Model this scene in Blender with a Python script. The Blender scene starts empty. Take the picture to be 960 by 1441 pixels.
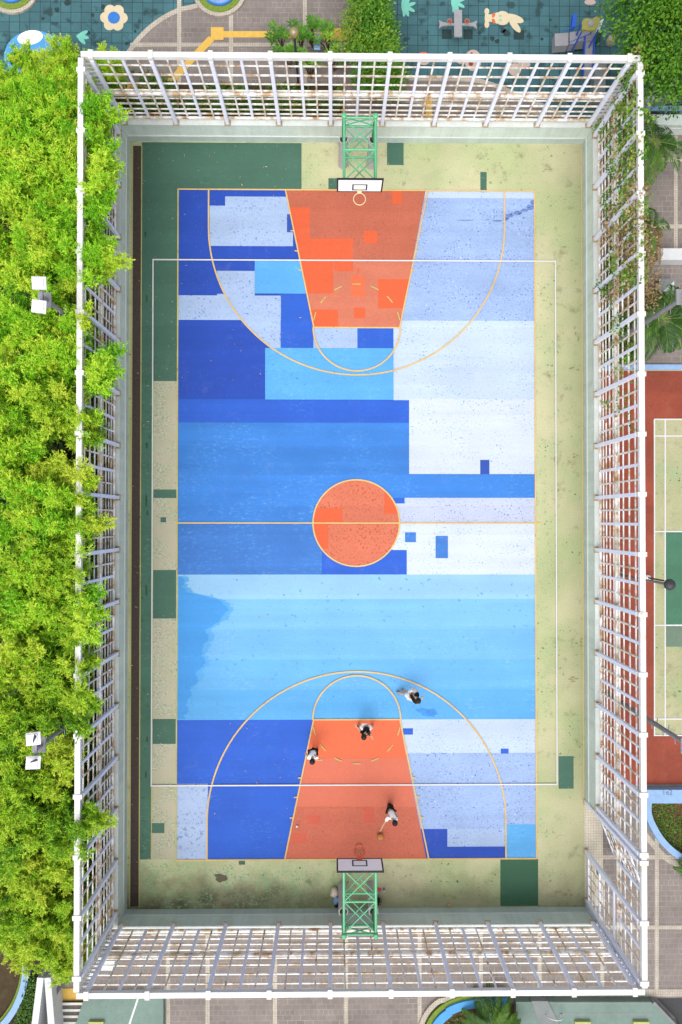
import bpy, bmesh, math, random
import numpy as np
from mathutils import Vector, Matrix, Euler

PI = math.pi
SC = bpy.context.scene
COL = SC.collection
rng = random.Random(7)

# ------------------------------------------------------------------ camera
CAM = Vector((-0.959, 0.1327, 28.59))
ROT = Euler((0.01131677, -0.01044565, 0.00030357), 'XYZ')
FPX = 961.0
RM = ROT.to_matrix()
cam_d = bpy.data.cameras.new('camera')
cam_d.sensor_fit = 'VERTICAL'
cam_d.sensor_height = 36.0
cam_d.lens = 36.0 * FPX / 1441.0
cam_d.clip_start = 0.1
cam_d.clip_end = 3000
cam_o = bpy.data.objects.new('camera', cam_d)
cam_o.location = CAM
cam_o.rotation_euler = ROT
COL.objects.link(cam_o)
SC.camera = cam_o


def G(px, py, z=0.0):
    """Survey helper: the point at height z that the plan reading (px, py) stands for."""
    d = RM @ Vector(((px - 480) / FPX, -(py - 720.5) / FPX, -1))
    t = (z - CAM.z) / d.z
    return (CAM.x + d.x * t, CAM.y + d.y * t)


def G3(px, py, z=0.0):
    x, y = G(px, py, z)
    return Vector((x, y, z))


# ------------------------------------------------------------------ materials
def lin(c):
    out = []
    for v in c:
        v /= 255.0
        out.append(v / 12.92 if v <= 0.04045 else ((v + 0.055) / 1.055) ** 2.4)
    return out


KEY = 0.60   # surface reflectance relative to the photograph's bright exposure


def alb(c, k=KEY):
    return tuple(min(0.9, v * k) for v in lin(c)) + (1.0,)


class NT:
    def __init__(self, name):
        self.m = bpy.data.materials.new(name)
        self.m.use_nodes = True
        self.t = self.m.node_tree
        self.t.nodes.clear()
        self.out = self.n('ShaderNodeOutputMaterial')

    def n(self, typ, **kw):
        nd = self.t.nodes.new(typ)
        for k, v in kw.items():
            setattr(nd, k, v)
        return nd

    def l(self, a, b):
        self.t.links.new(a, b)

    def coord(self, scale=None):
        tc = self.n('ShaderNodeTexCoord')
        if scale is None:
            return tc.outputs['Object']
        mp = self.n('ShaderNodeMapping')
        mp.inputs['Scale'].default_value = scale
        self.l(tc.outputs['Object'], mp.inputs['Vector'])
        return mp.outputs['Vector']

    def noise(self, scale, detail=3, rough=0.55, vec=None, dist=0.0):
        nz = self.n('ShaderNodeTexNoise')
        nz.inputs['Scale'].default_value = scale
        nz.inputs['Detail'].default_value = detail
        nz.inputs['Roughness'].default_value = rough
        nz.inputs['Distortion'].default_value = dist
        self.l(vec if vec is not None else self.coord(), nz.inputs['Vector'])
        return nz.outputs['Fac']

    def ramp(self, fac, lo, hi, a=0.0, b=1.0):
        mr = self.n('ShaderNodeMapRange')
        mr.inputs['From Min'].default_value = lo
        mr.inputs['From Max'].default_value = hi
        mr.inputs['To Min'].default_value = a
        mr.inputs['To Max'].default_value = b
        self.l(fac, mr.inputs['Value'])
        return mr.outputs['Result']

    def math(self, op, a, b):
        md = self.n('ShaderNodeMath', operation=op)
        for i, v in enumerate((a, b)):
            if isinstance(v, (int, float)):
                md.inputs[i].default_value = v
            else:
                self.l(v, md.inputs[i])
        return md.outputs[0]

    def mix(self, fac, a, b, mode='MIX'):
        mx = self.n('ShaderNodeMix', data_type='RGBA', blend_type=mode)
        if isinstance(fac, (int, float)):
            mx.inputs[0].default_value = fac
        else:
            self.l(fac, mx.inputs[0])
        for i, v in ((6, a), (7, b)):
            if isinstance(v, tuple):
                mx.inputs[i].default_value = v
            else:
                self.l(v, mx.inputs[i])
        return mx.outputs[2]

    def scale_col(self, col, fac):
        """col * fac (fac a 0..2 socket)"""
        vm = self.n('ShaderNodeVectorMath', operation='SCALE')
        if isinstance(col, tuple):
            vm.inputs[0].default_value = col[:3]
        else:
            self.l(col, vm.inputs[0])
        self.l(fac, vm.inputs['Scale'])
        return vm.outputs[0]

    def finish(self, col, rough=0.75, metal=0.0, bump=None, spec=0.3, transl=None):
        p = self.n('ShaderNodeBsdfPrincipled')
        if isinstance(col, tuple):
            p.inputs['Base Color'].default_value = col
        else:
            self.l(col, p.inputs['Base Color'])
        p.inputs['Roughness'].default_value = rough
        p.inputs['Metallic'].default_value = metal
        p.inputs['Specular IOR Level'].default_value = spec
        if bump is not None:
            b = self.n('ShaderNodeBump')
            b.inputs['Strength'].default_value = bump[1]
            b.inputs['Distance'].default_value = 0.01
            self.l(bump[0], b.inputs['Height'])
            self.l(b.outputs[0], p.inputs['Normal'])
        sh = p.outputs[0]
        if transl:
            tr = self.n('ShaderNodeBsdfTranslucent')
            if isinstance(col, tuple):
                tr.inputs[0].default_value = col
            else:
                self.l(col, tr.inputs[0])
            mx = self.n('ShaderNodeMixShader')
            mx.inputs[0].default_value = transl
            self.l(sh, mx.inputs[1])
            self.l(tr.outputs[0], mx.inputs[2])
            sh = mx.outputs[0]
        self.l(sh, self.out.inputs[0])
        return self.m


def plain(name, c, rough=0.6, var=0.10, scale=6.0, metal=0.0, k=KEY, spec=0.3):
    t = NT(name)
    f = t.ramp(t.noise(scale, 4), 0.3, 0.7, 1 - var, 1 + var)
    return t.finish(t.scale_col(alb(c, k), f), rough, metal, spec=spec)


def paint(name, c, mott=0.07, fine=0.07, speck=None, speck2=None, band=0.04, wear=None, rough=0.72):
    """Court paint: roller bands, mottling, fine grit, chips of another colour."""
    t = NT(name)
    f = t.ramp(t.noise(0.55, 4, 0.6), 0.3, 0.7, 1 - mott, 1 + mott)
    bands = t.ramp(t.noise(1.0, 2, 0.5, t.coord((0.10, 1.9, 1))), 0.35, 0.65, 1 - band, 1 + band)
    grit = t.ramp(t.noise(15, 4, 0.8), 0.3, 0.7, 1 - fine * 1.35, 1 + fine * 1.35)
    f = t.math('MULTIPLY', t.math('MULTIPLY', f, bands), grit)
    # the floor was rolled in lanes 1.25 m wide: each dried a little differently, with a paler lap line between
    sp_ = t.n('ShaderNodeSeparateXYZ')
    t.l(t.coord(), sp_.inputs[0])
    yy = t.math('DIVIDE', t.math('ADD', sp_.outputs[1], 23.13), 1.256)
    wn = t.n('ShaderNodeTexWhiteNoise', noise_dimensions='1D')
    t.l(t.math('FLOOR', yy, 0), wn.inputs['W'])
    f = t.math('MULTIPLY', f, t.ramp(wn.outputs['Value'], 0, 1, 1 - band * .9, 1 + band * .9))
    lap = t.math('ABSOLUTE', t.math('SUBTRACT', t.math('FRACT', yy, 0), 0.5), 0)
    lap = t.math('MULTIPLY', t.ramp(lap, 0.474, 0.492), t.ramp(t.noise(2.6, 4, 0.7), 0.46, 0.62, 0, .11))
    f = t.math('ADD', f, lap)
    # dusty scuffs where people play
    scuff = t.math('MULTIPLY', t.ramp(t.noise(2.3, 6, 0.75, t.coord((1, 0.8, 1))), 0.54, 0.72), t.ramp(t.noise(0.33, 2), 0.42, 0.6, 0, .08))
    col = t.mix(scuff, t.scale_col(alb(c), f), alb((214, 212, 214)))
    if wear:     # (colour, threshold): pale scuffs in drawn-out streaks
        w = t.math('MULTIPLY', t.ramp(t.noise(9, 5, 0.75, t.coord((0.5, 1, 1))), 0.52, 0.72),
                   t.ramp(t.noise(0.5, 2), wear[1], wear[1] + 0.2))
        col = t.mix(w, col, alb(wear[0]))
    for sp in (speck, speck2):
        if sp:   # (colour, density 0..1, scale)
            m = t.ramp(t.noise(sp[2], 2, 0.5), 0.70 - 0.16 * sp[1], 0.73 - 0.16 * sp[1])
            reg = t.ramp(t.noise(0.8, 3, 0.6, t.coord((1, 1.4, 1))), 0.42 - 0.1 * sp[1], 0.60)
            col = t.mix(t.math('MULTIPLY', m, reg), col, alb(sp[0]))
    b = t.noise(60, 2)
    return t.finish(col, rough, bump=(b, 0.15))


M = {}
blueS = (75, 150, 235)
M['dk'] = paint('paint_deep_blue', (40, 84, 196), wear=((75, 125, 220), 0.5), speck=((90, 140, 230), 0.15, 14))
M['dk2'] = paint('paint_royal_blue', (46, 104, 220), wear=((90, 150, 235), 0.5))
M['dk3'] = paint('paint_ink_blue', (52, 92, 190), wear=((90, 150, 235), 0.6))
M['mid'] = paint('paint_azure', (62, 138, 229), wear=((110, 185, 250), 0.42), band=0.06)
M['mid2'] = paint('paint_azure_worn', (66, 130, 216), wear=((100, 175, 248), 0.36), band=0.06)
M['lt'] = paint('paint_sky_blue', (98, 184, 250), wear=((140, 208, 252), 0.45), speck=((70, 150, 235), 0.2, 7))
for i, c in enumerate(((158, 210, 252), (132, 200, 252), (124, 196, 252), (112, 190, 252), (100, 184, 249))):
    M['band%d' % i] = paint('paint_sky_band', c, speck=((90, 170, 242), 0.3, 4.5), wear=((165, 215, 253), 0.5), mott=.05)
M['stain'] = paint('paint_stained_blue', (76, 166, 244), mott=0.05)
M['pale'] = paint('paint_pale_blue', (182, 206, 244), speck=((70, 130, 225), 0.5, 11), fine=0.1)
M['lav'] = paint('paint_lavender_blue', (168, 195, 242), speck=((70, 115, 205), 0.55, 12), speck2=((205, 222, 250), .4, 9), fine=0.13, mott=0.1)
M['ice'] = paint('paint_ice_blue', (208, 226, 250), speck=((110, 175, 246), 0.5, 13), fine=0.08, mott=0.06)
M['white_blue'] = paint('paint_near_white', (223, 234, 251), speck=((110, 175, 246), 0.45, 13), fine=0.07, mott=.04)
M['grey_lav'] = paint('paint_grey_lavender', (208, 218, 245), speck=((95, 120, 190), 0.5, 13), fine=0.1)
M['worn'] = paint('paint_worn_pale', (186, 208, 246), speck=((96, 156, 232), 0.55, 8), speck2=((156, 168, 186), 0.55, 5))
M['or_b'] = paint('paint_orange', (240, 106, 62), mott=0.04, band=.02)
M['or_m'] = paint('paint_terracotta', (206, 112, 86), speck=((150, 85, 65), 0.3, 12), fine=0.12, band=.03)
M['or_n'] = paint('paint_clay', (222, 128, 100), fine=0.1, band=.03)
M['or_hi'] = paint('paint_bright_orange', (251, 120, 78), mott=0.03, band=.02)
M['or_mid'] = paint('paint_coral', (236, 126, 98), mott=0.04, band=.02)
M['or_lo'] = paint('paint_dusty_red', (216, 114, 88), fine=0.12, mott=0.06, speck=((160, 90, 70), .3, 9))
M['circ'] = paint('paint_circle_orange', (228, 126, 96), speck=((205, 90, 60), 0.8, 10), speck2=((190, 120, 90), .5, 14), fine=0.1)
M['gr'] = paint('paint_dark_green', (78, 120, 102), fine=0.08, wear=((100, 145, 125), 0.5), speck=((170, 175, 140), 0.1, 10))
M['gr2'] = paint('paint_worn_green', (80, 125, 105), fine=0.08, wear=((120, 160, 140), 0.4), speck=((60, 110, 60), .4, 4))
M['gr3'] = paint('paint_leaf_green', (66, 112, 84), fine=0.08)
M['drain'] = plain('drain_grating_metal', (84, 70, 64), 0.8, 0.2, 9)
M['line_y'] = paint('line_yellow', (242, 206, 132), fine=0.05, speck=((200, 160, 110), .4, 16))
M['line_g'] = paint('line_lime', (214, 206, 120), fine=0.05, speck=((190, 150, 80), .5, 9))
M['line_w'] = paint('line_white', (246, 246, 246), fine=0.03, band=0.01, mott=.03)


def khaki_mat():
    t = NT('weathered_khaki_floor')
    f = t.ramp(t.noise(0.45, 4, 0.6), 0.3, 0.7, 0.9, 1.08)
    g = t.ramp(t.noise(22, 3, 0.75), 0.3, 0.7, 0.80, 1.14)
    col = t.scale_col(t.mix(t.ramp(t.noise(0.35, 3), 0.4, 0.6), alb((224, 221, 178)), alb((202, 211, 158))), t.math('MULTIPLY', f, g))
    # damp green-brown grime along the foot of the walls, ragged edge, worst in the south-west corner
    sep = t.n('ShaderNodeSeparateXYZ')
    t.l(t.coord(), sep.inputs[0])
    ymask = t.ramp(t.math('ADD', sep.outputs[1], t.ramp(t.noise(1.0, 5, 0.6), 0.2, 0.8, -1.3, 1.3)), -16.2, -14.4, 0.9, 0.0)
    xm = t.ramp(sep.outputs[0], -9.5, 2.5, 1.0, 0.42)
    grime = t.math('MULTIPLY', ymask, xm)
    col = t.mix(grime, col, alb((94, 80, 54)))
    xs = t.ramp(t.math('ADD', sep.outputs[0], t.ramp(t.noise(0.9, 5, 0.6), 0.2, 0.8, -0.6, 0.6)), 7.6, 9.8, 0.0, 0.28)
    col = t.mix(xs, col, alb((130, 130, 88)))
    # moss-coloured chips and dark spots
    for c, lo, sc, rl in (((150, 205, 165), 0.615, 10, 0.50), ((95, 120, 85), 0.66, 7, 0.45), ((70, 75, 60), 0.70, 9, 0.5)):
        m = t.ramp(t.noise(sc, 2, 0.5), lo, lo + 0.03)
        reg = t.ramp(t.noise(0.7, 3), rl, rl + 0.15)
        col = t.mix(t.math('MULTIPLY', m, reg), col, alb(c))
    mint = t.math('MULTIPLY', t.ramp(t.noise(9, 2, 0.5), 0.56, 0.59), t.ramp(t.noise(1.1, 3), .40, .52))
    mint = t.math('MULTIPLY', mint, t.math('MULTIPLY', t.ramp(sep.outputs[1], -13.9, -14.3), t.ramp(sep.outputs[0], 1.0, -4.0)))
    col = t.mix(mint, col, alb((150, 205, 160)))
    drk = t.math('MULTIPLY', t.ramp(t.noise(1.7, 6, 0.7), 0.55, 0.72, 0, .65), t.ramp(t.noise(.4, 2), .40, .55))
    col = t.mix(drk, col, alb((110, 112, 75)))
    return t.finish(col, 0.85, bump=(t.noise(50, 3), 0.3))


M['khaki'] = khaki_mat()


def chips_mat():
    t = NT('bare_floor_with_green_chips')
    f = t.ramp(t.noise(0.8, 4, 0.6), 0.3, 0.7, 0.9, 1.08)
    col = t.scale_col(t.mix(t.ramp(t.noise(0.8, 3), 0.4, 0.6), alb((216, 208, 182)), alb((200, 196, 166))), f)
    for c, lo, sc in (((170, 205, 172), 0.555, 11), ((172, 168, 142), 0.58, 13), ((228, 224, 204), 0.60, 12)):
        m = t.math('MULTIPLY', t.ramp(t.noise(sc, 2, 0.5), lo, lo + 0.03), t.ramp(t.noise(1.0, 3), .42, .55))
        col = t.mix(m, col, alb(c))
    return t.finish(col, 0.85)


M['chips'] = chips_mat()


def tile_mat(name, c, mortar, tw, th, msize, offset=0.5, var=0.12, stain=None, freq=2, squash=1.0, wornm=False):
    t = NT(name)
    br = t.n('ShaderNodeTexBrick')
    br.offset = offset
    br.offset_frequency = freq
    br.squash = squash
    br.squash_frequency = 3
    t.l(t.coord(), br.inputs['Vector'])
    br.inputs['Scale'].default_value = 1.0
    br.inputs['Brick Width'].default_value = tw
    br.inputs['Row Height'].default_value = th
    br.inputs['Mortar Size'].default_value = msize
    br.inputs['Mortar Smooth'].default_value = 0.2
    br.inputs['Bias'].default_value = 0.0
    a = alb(c)
    br.inputs['Color1'].default_value = tuple(v * (1 - var) for v in a[:3]) + (1,)
    br.inputs['Color2'].default_value = tuple(v * (1 + var) for v in a[:3]) + (1,)
    br.inputs['Mortar'].default_value = alb(mortar)
    col = br.outputs['Color']
    if wornm:   # joints silted over in places
        col = t.mix(t.ramp(t.noise(1.1, 5, 0.75), 0.38, 0.52), col, t.mix(0.35, a, col))
    f = t.ramp(t.noise(0.7, 5, 0.65), 0.3, 0.7, 0.82, 1.15)
    g = t.ramp(t.noise(24, 3, 0.7), 0.3, 0.7, 0.88, 1.12)
    col = t.scale_col(col, t.math('MULTIPLY', f, g))
    if stain:
        m = t.math('MULTIPLY', t.ramp(t.noise(1.6, 3, 0.5), 0.58, 0.66), 0.75)
        col = t.mix(m, col, alb(stain))
    return t.finish(col, 0.85, bump=(br.outputs['Fac'], -0.3))


M['paver'] = tile_mat('grey_brown_pavers', (148, 138, 133), (190, 178, 164), 0.36, 0.22, 0.011, wornm=True, squash=0.55)
M['teal'] = tile_mat('teal_rubber_tiles', (76, 122, 130), (44, 72, 80), 0.43, 0.43, 0.013, offset=0.0, stain=(42, 70, 72))
M['strip'] = tile_mat('cream_mosaic_strip', (212, 202, 186), (176, 164, 150), 0.10, 0.10, 0.008, offset=0.0, var=0.08)
M['gate_tile'] = tile_mat('cream_floor_tiles', (232, 224, 206), (200, 182, 150), 0.11, 0.11, 0.008, offset=0.0, var=0.05)
M['tactile'] = plain('yellow_tactile_paving', (246, 200, 96), 0.7, 0.08, 7)
M['clay'] = paint('clay_red_court', (164, 80, 60), mott=0.2, fine=0.1, rough=.85)
M['asphalt'] = plain('dark_asphalt', (78, 80, 82), 0.9, 0.15, 20)
M['soil'] = plain('planter_soil', (104, 78, 48), 0.95, 0.35, 9)
M['soil_dk'] = plain('wet_dark_soil', (74, 66, 48), 0.95, 0.3, 9)
M['bluekerb'] = plain('light_blue_kerb_paint', (158, 196, 240), 0.6, 0.08, 5)
M['lawn'] = plain('mown_grass', (132, 158, 60), 0.95, 0.3, 18)
M['sand'] = plain('pale_blue_basin', (150, 186, 235), 0.6, 0.15, 4)


def wall_mat(name, c, k=KEY):
    t = NT(name)
    f = t.ramp(t.noise(0.6, 5, 0.65), 0.3, 0.7, 0.88, 1.1)
    g = t.ramp(t.noise(45, 2, 0.7), 0.3, 0.7, 0.86, 1.12)
    streak = t.ramp(t.noise(1.0, 4, 0.7, t.coord((2.2, 2.2, 0.15))), 0.35, 0.7, 1.05, 0.88)
    col = t.scale_col(alb(c, k), t.math('MULTIPLY', t.math('MULTIPLY', f, g), streak))
    return t.finish(col, 0.85)


M['wall'] = wall_mat('grey_green_render', (206, 218, 208), .85)
M['plinth'] = wall_mat('darker_grey_green_render', (186, 200, 192), .85)
M['coping'] = wall_mat('pale_terrazzo_coping', (228, 234, 228), .72)
M['seam'] = plain('white_wall_seam', (236, 242, 240), 0.7, 0.04, 8)


def rust_mat(name, amount, k=.84):
    t = NT(name)
    f = t.ramp(t.noise(3, 3), 0.3, 0.7, 0.95, 1.04)
    col = t.scale_col(alb((250, 249, 248), k), f)
    m = t.math('MULTIPLY', t.ramp(t.noise(2.1, 5, 0.7), 0.60 - amount, 0.74 - amount, 0, .95), 1.0)
    rc = t.mix(t.ramp(t.noise(7, 3), 0.4, 0.6), alb((222, 180, 112)), alb((186, 122, 64)))
    col = t.mix(m, col, rc)
    m2 = t.ramp(t.noise(1.4, 3), 0.5 - amount * .8, 0.75 - amount * .8, 0, 0.6)
    col = t.mix(m2, col, alb((232, 214, 180)))
    return t.finish(col, 0.5)


M['fence_clean'] = rust_mat('white_enamel_paint', -0.02, .64)
M['fence_post'] = plain('pale_lilac_grey_paint', (232, 235, 250), 0.5, 0.05, 3, k=.85)
M['fence_rust'] = rust_mat('rusting_white_paint', 0.15)
M['fence_lat'] = rust_mat('lightly_rusted_white_paint', 0.125)
M['plate'] = plain('rusty_base_plate', (196, 176, 140), 0.8, 0.25, 20)
M['hoop_green'] = plain('mint_green_gloss_paint', (108, 204, 150), 0.35, 0.06, 6, spec=.5)
M['hoop_green_dk'] = plain('green_gloss_paint', (52, 140, 76), 0.4, 0.08, 6, spec=.5)
M['board'] = plain('white_backboard', (252, 252, 250), 0.35, 0.02, 4, k=.9)
M['black'] = plain('black_trim', (36, 34, 36), 0.6, 0.1, 9)
M['rim_o'] = plain('orange_rim_steel', (250, 104, 66), 0.4, 0.05, 9)
M['rim_c'] = plain('cream_rim_steel', (248, 226, 180), 0.4, 0.05, 9)
M['net'] = plain('grimy_net_cord', (120, 84, 72), 0.9, 0.1, 20)
M['pad'] = plain('grey_pole_padding', (206, 200, 200), 0.7, 0.12, 9)
M['padblk'] = plain('black_padding_core', (52, 48, 46), 0.8, 0.3, 9)
M['galv'] = plain('galvanised_steel', (158, 160, 166), 0.5, 0.15, 7, metal=0.2)
M['lampwhite'] = plain('white_lamp_housing', (244, 244, 246), 0.4, 0.03, 5, k=.8)
M['lampgrey'] = plain('dark_grey_lamp_shade', (70, 72, 76), 0.5, 0.12, 16)
M['skin'] = plain('skin_tone', (232, 188, 150), 0.55, 0.04, 12)
M['hair'] = plain('black_hair', (34, 28, 26), 0.6, 0.15, 40)
M['cl_white'] = plain('white_cotton', (254, 254, 254), 0.85, 0.03, 14, k=.92)
M['cl_black'] = plain('black_cotton', (24, 22, 24), 0.9, 0.15, 14)
M['cl_blue'] = plain('light_blue_cotton', (150, 190, 240), 0.85, 0.06, 14)
M['shoe_blk'] = plain('black_shoe_leather', (30, 28, 28), 0.6, 0.1, 14)
M['shoe_wht'] = plain('white_shoe_leather', (235, 235, 235), 0.6, 0.05, 14)
M['eye'] = plain('dark_eye', (30, 25, 22), 0.3, 0.02, 9)
M['cream'] = plain('cream_canvas', (244, 228, 208), 0.85, 0.08, 12)
M['ballmat'] = plain('tan_orange_ball_rubber', (232, 164, 84), 0.7, 0.08, 9)
M['redplastic'] = plain('red_plastic', (226, 84, 52), 0.45, 0.05, 9)
M['bluepl'] = plain('blue_plastic', (48, 104, 224), 0.45, 0.05, 9)
M['paperw'] = plain('white_paper', (248, 246, 240), 0.9, 0.04, 20)
M['paperor'] = plain('orange_wrapper', (240, 170, 110), 0.8, 0.2, 30)
M['greensl'] = wall_mat('green_painted_concrete', (134, 158, 148))
M['greyslab'] = wall_mat('grey_concrete', (150, 156, 156))
M['yellowstop'] = plain('yellow_green_kerb_paint', (196, 200, 126), 0.7, 0.1, 9)
M['whitepnt'] = plain('white_painted_concrete', (236, 238, 240), 0.7, 0.06, 4)
M['stepdk'] = plain('dark_step_tile', (112, 100, 92), 0.8, 0.15, 9)
M['fpnt_cream'] = plain('cream_floor_paint', (238, 222, 186), 0.8, 0.05, 5)
M['fpnt_blue'] = plain('blue_floor_paint', (62, 136, 224), 0.8, 0.06, 5)
M['fpnt_lblue'] = plain('sky_blue_floor_paint', (94, 178, 246), 0.8, 0.08, 3)
M['fpnt_mint'] = plain('mint_floor_paint', (134, 220, 200), 0.8, 0.06, 5)
M['fpnt_org'] = plain('orange_floor_paint', (236, 120, 80), 0.8, 0.06, 5)
M['fpnt_brn'] = plain('brown_floor_paint', (150, 78, 56), 0.8, 0.06, 5)
M['fpnt_pink'] = plain('dusty_pink_floor_paint', (216, 192, 180), 0.8, 0.06, 5)
M['playgrey'] = plain('grey_play_panel', (172, 172, 176), 0.6, 0.08, 9)
M['playolive'] = plain('olive_play_roof', (176, 172, 96), 0.6, 0.1, 9)
M['bark'] = plain('brown_bark', (116, 92, 66), 0.9, 0.25, 14)
M['culm'] = plain('green_bamboo_culm', (120, 150, 62), 0.5, 0.15, 6)
M['vine'] = plain('dry_vine_stem', (150, 112, 78), 0.9, 0.2, 20)
M['glass'] = plain('smoky_amber_glass', (160, 146, 96), 0.1, 0.15, 5, spec=0.8)


def leaf_mat(name, dark, mid, lite, transl=0.25, k=KEY):
    t = NT(name)
    at = t.n('ShaderNodeAttribute', attribute_name='tint')
    oi = t.n('ShaderNodeObjectInfo')
    f = t.math('ADD', at.outputs['Fac'], t.math('MULTIPLY', t.math('SUBTRACT', oi.outputs['Random'], 0.5), 0.42))
    cr = t.n('ShaderNodeValToRGB')
    e = cr.color_ramp.elements
    e[0].position = 0.05
    e[0].color = alb(dark, k)
    e[1].position = 0.95
    e[1].color = alb(lite, k)
    m = cr.color_ramp.elements.new(0.5)
    m.color = alb(mid, k)
    t.l(f, cr.inputs[0])
    return t.finish(cr.outputs[0], 0.55, transl=transl, spec=0.35)


M['lf_bamboo'] = leaf_mat('bamboo_leaf', (90, 164, 14), (150, 214, 28), (204, 226, 64), 0.25, .92)
M['lf_bamboo2'] = leaf_mat('olive_bamboo_leaf', (92, 150, 16), (160, 206, 30), (206, 222, 68), 0.25, .92)
M['lf_tree'] = leaf_mat('dark_glossy_leaf', (40, 88, 16), (64, 120, 20), (102, 152, 32), .25, .85)
M['lf_shrub'] = leaf_mat('shrub_leaf', (58, 110, 24), (92, 150, 36), (150, 184, 56), .25, .85)
M['lf_vine'] = leaf_mat('vine_leaf', (70, 130, 30), (116, 176, 40), (190, 196, 80))
M['lf_dry'] = leaf_mat('dry_vine_leaf', (150, 122, 84), (198, 168, 118), (226, 200, 146))
M['lf_palm'] = leaf_mat('palm_leaflet', (42, 90, 22), (74, 128, 32), (126, 166, 52))
M['lf_palmdry'] = leaf_mat('dead_palm_leaflet', (104, 84, 52), (150, 122, 78), (190, 160, 110))
M['lf_cover'] = leaf_mat('ground_cover_leaf', (50, 96, 22), (84, 136, 34), (130, 166, 52))
M['lf_litter'] = leaf_mat('fallen_leaf', (140, 120, 60), (200, 176, 100), (226, 210, 160))


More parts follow.
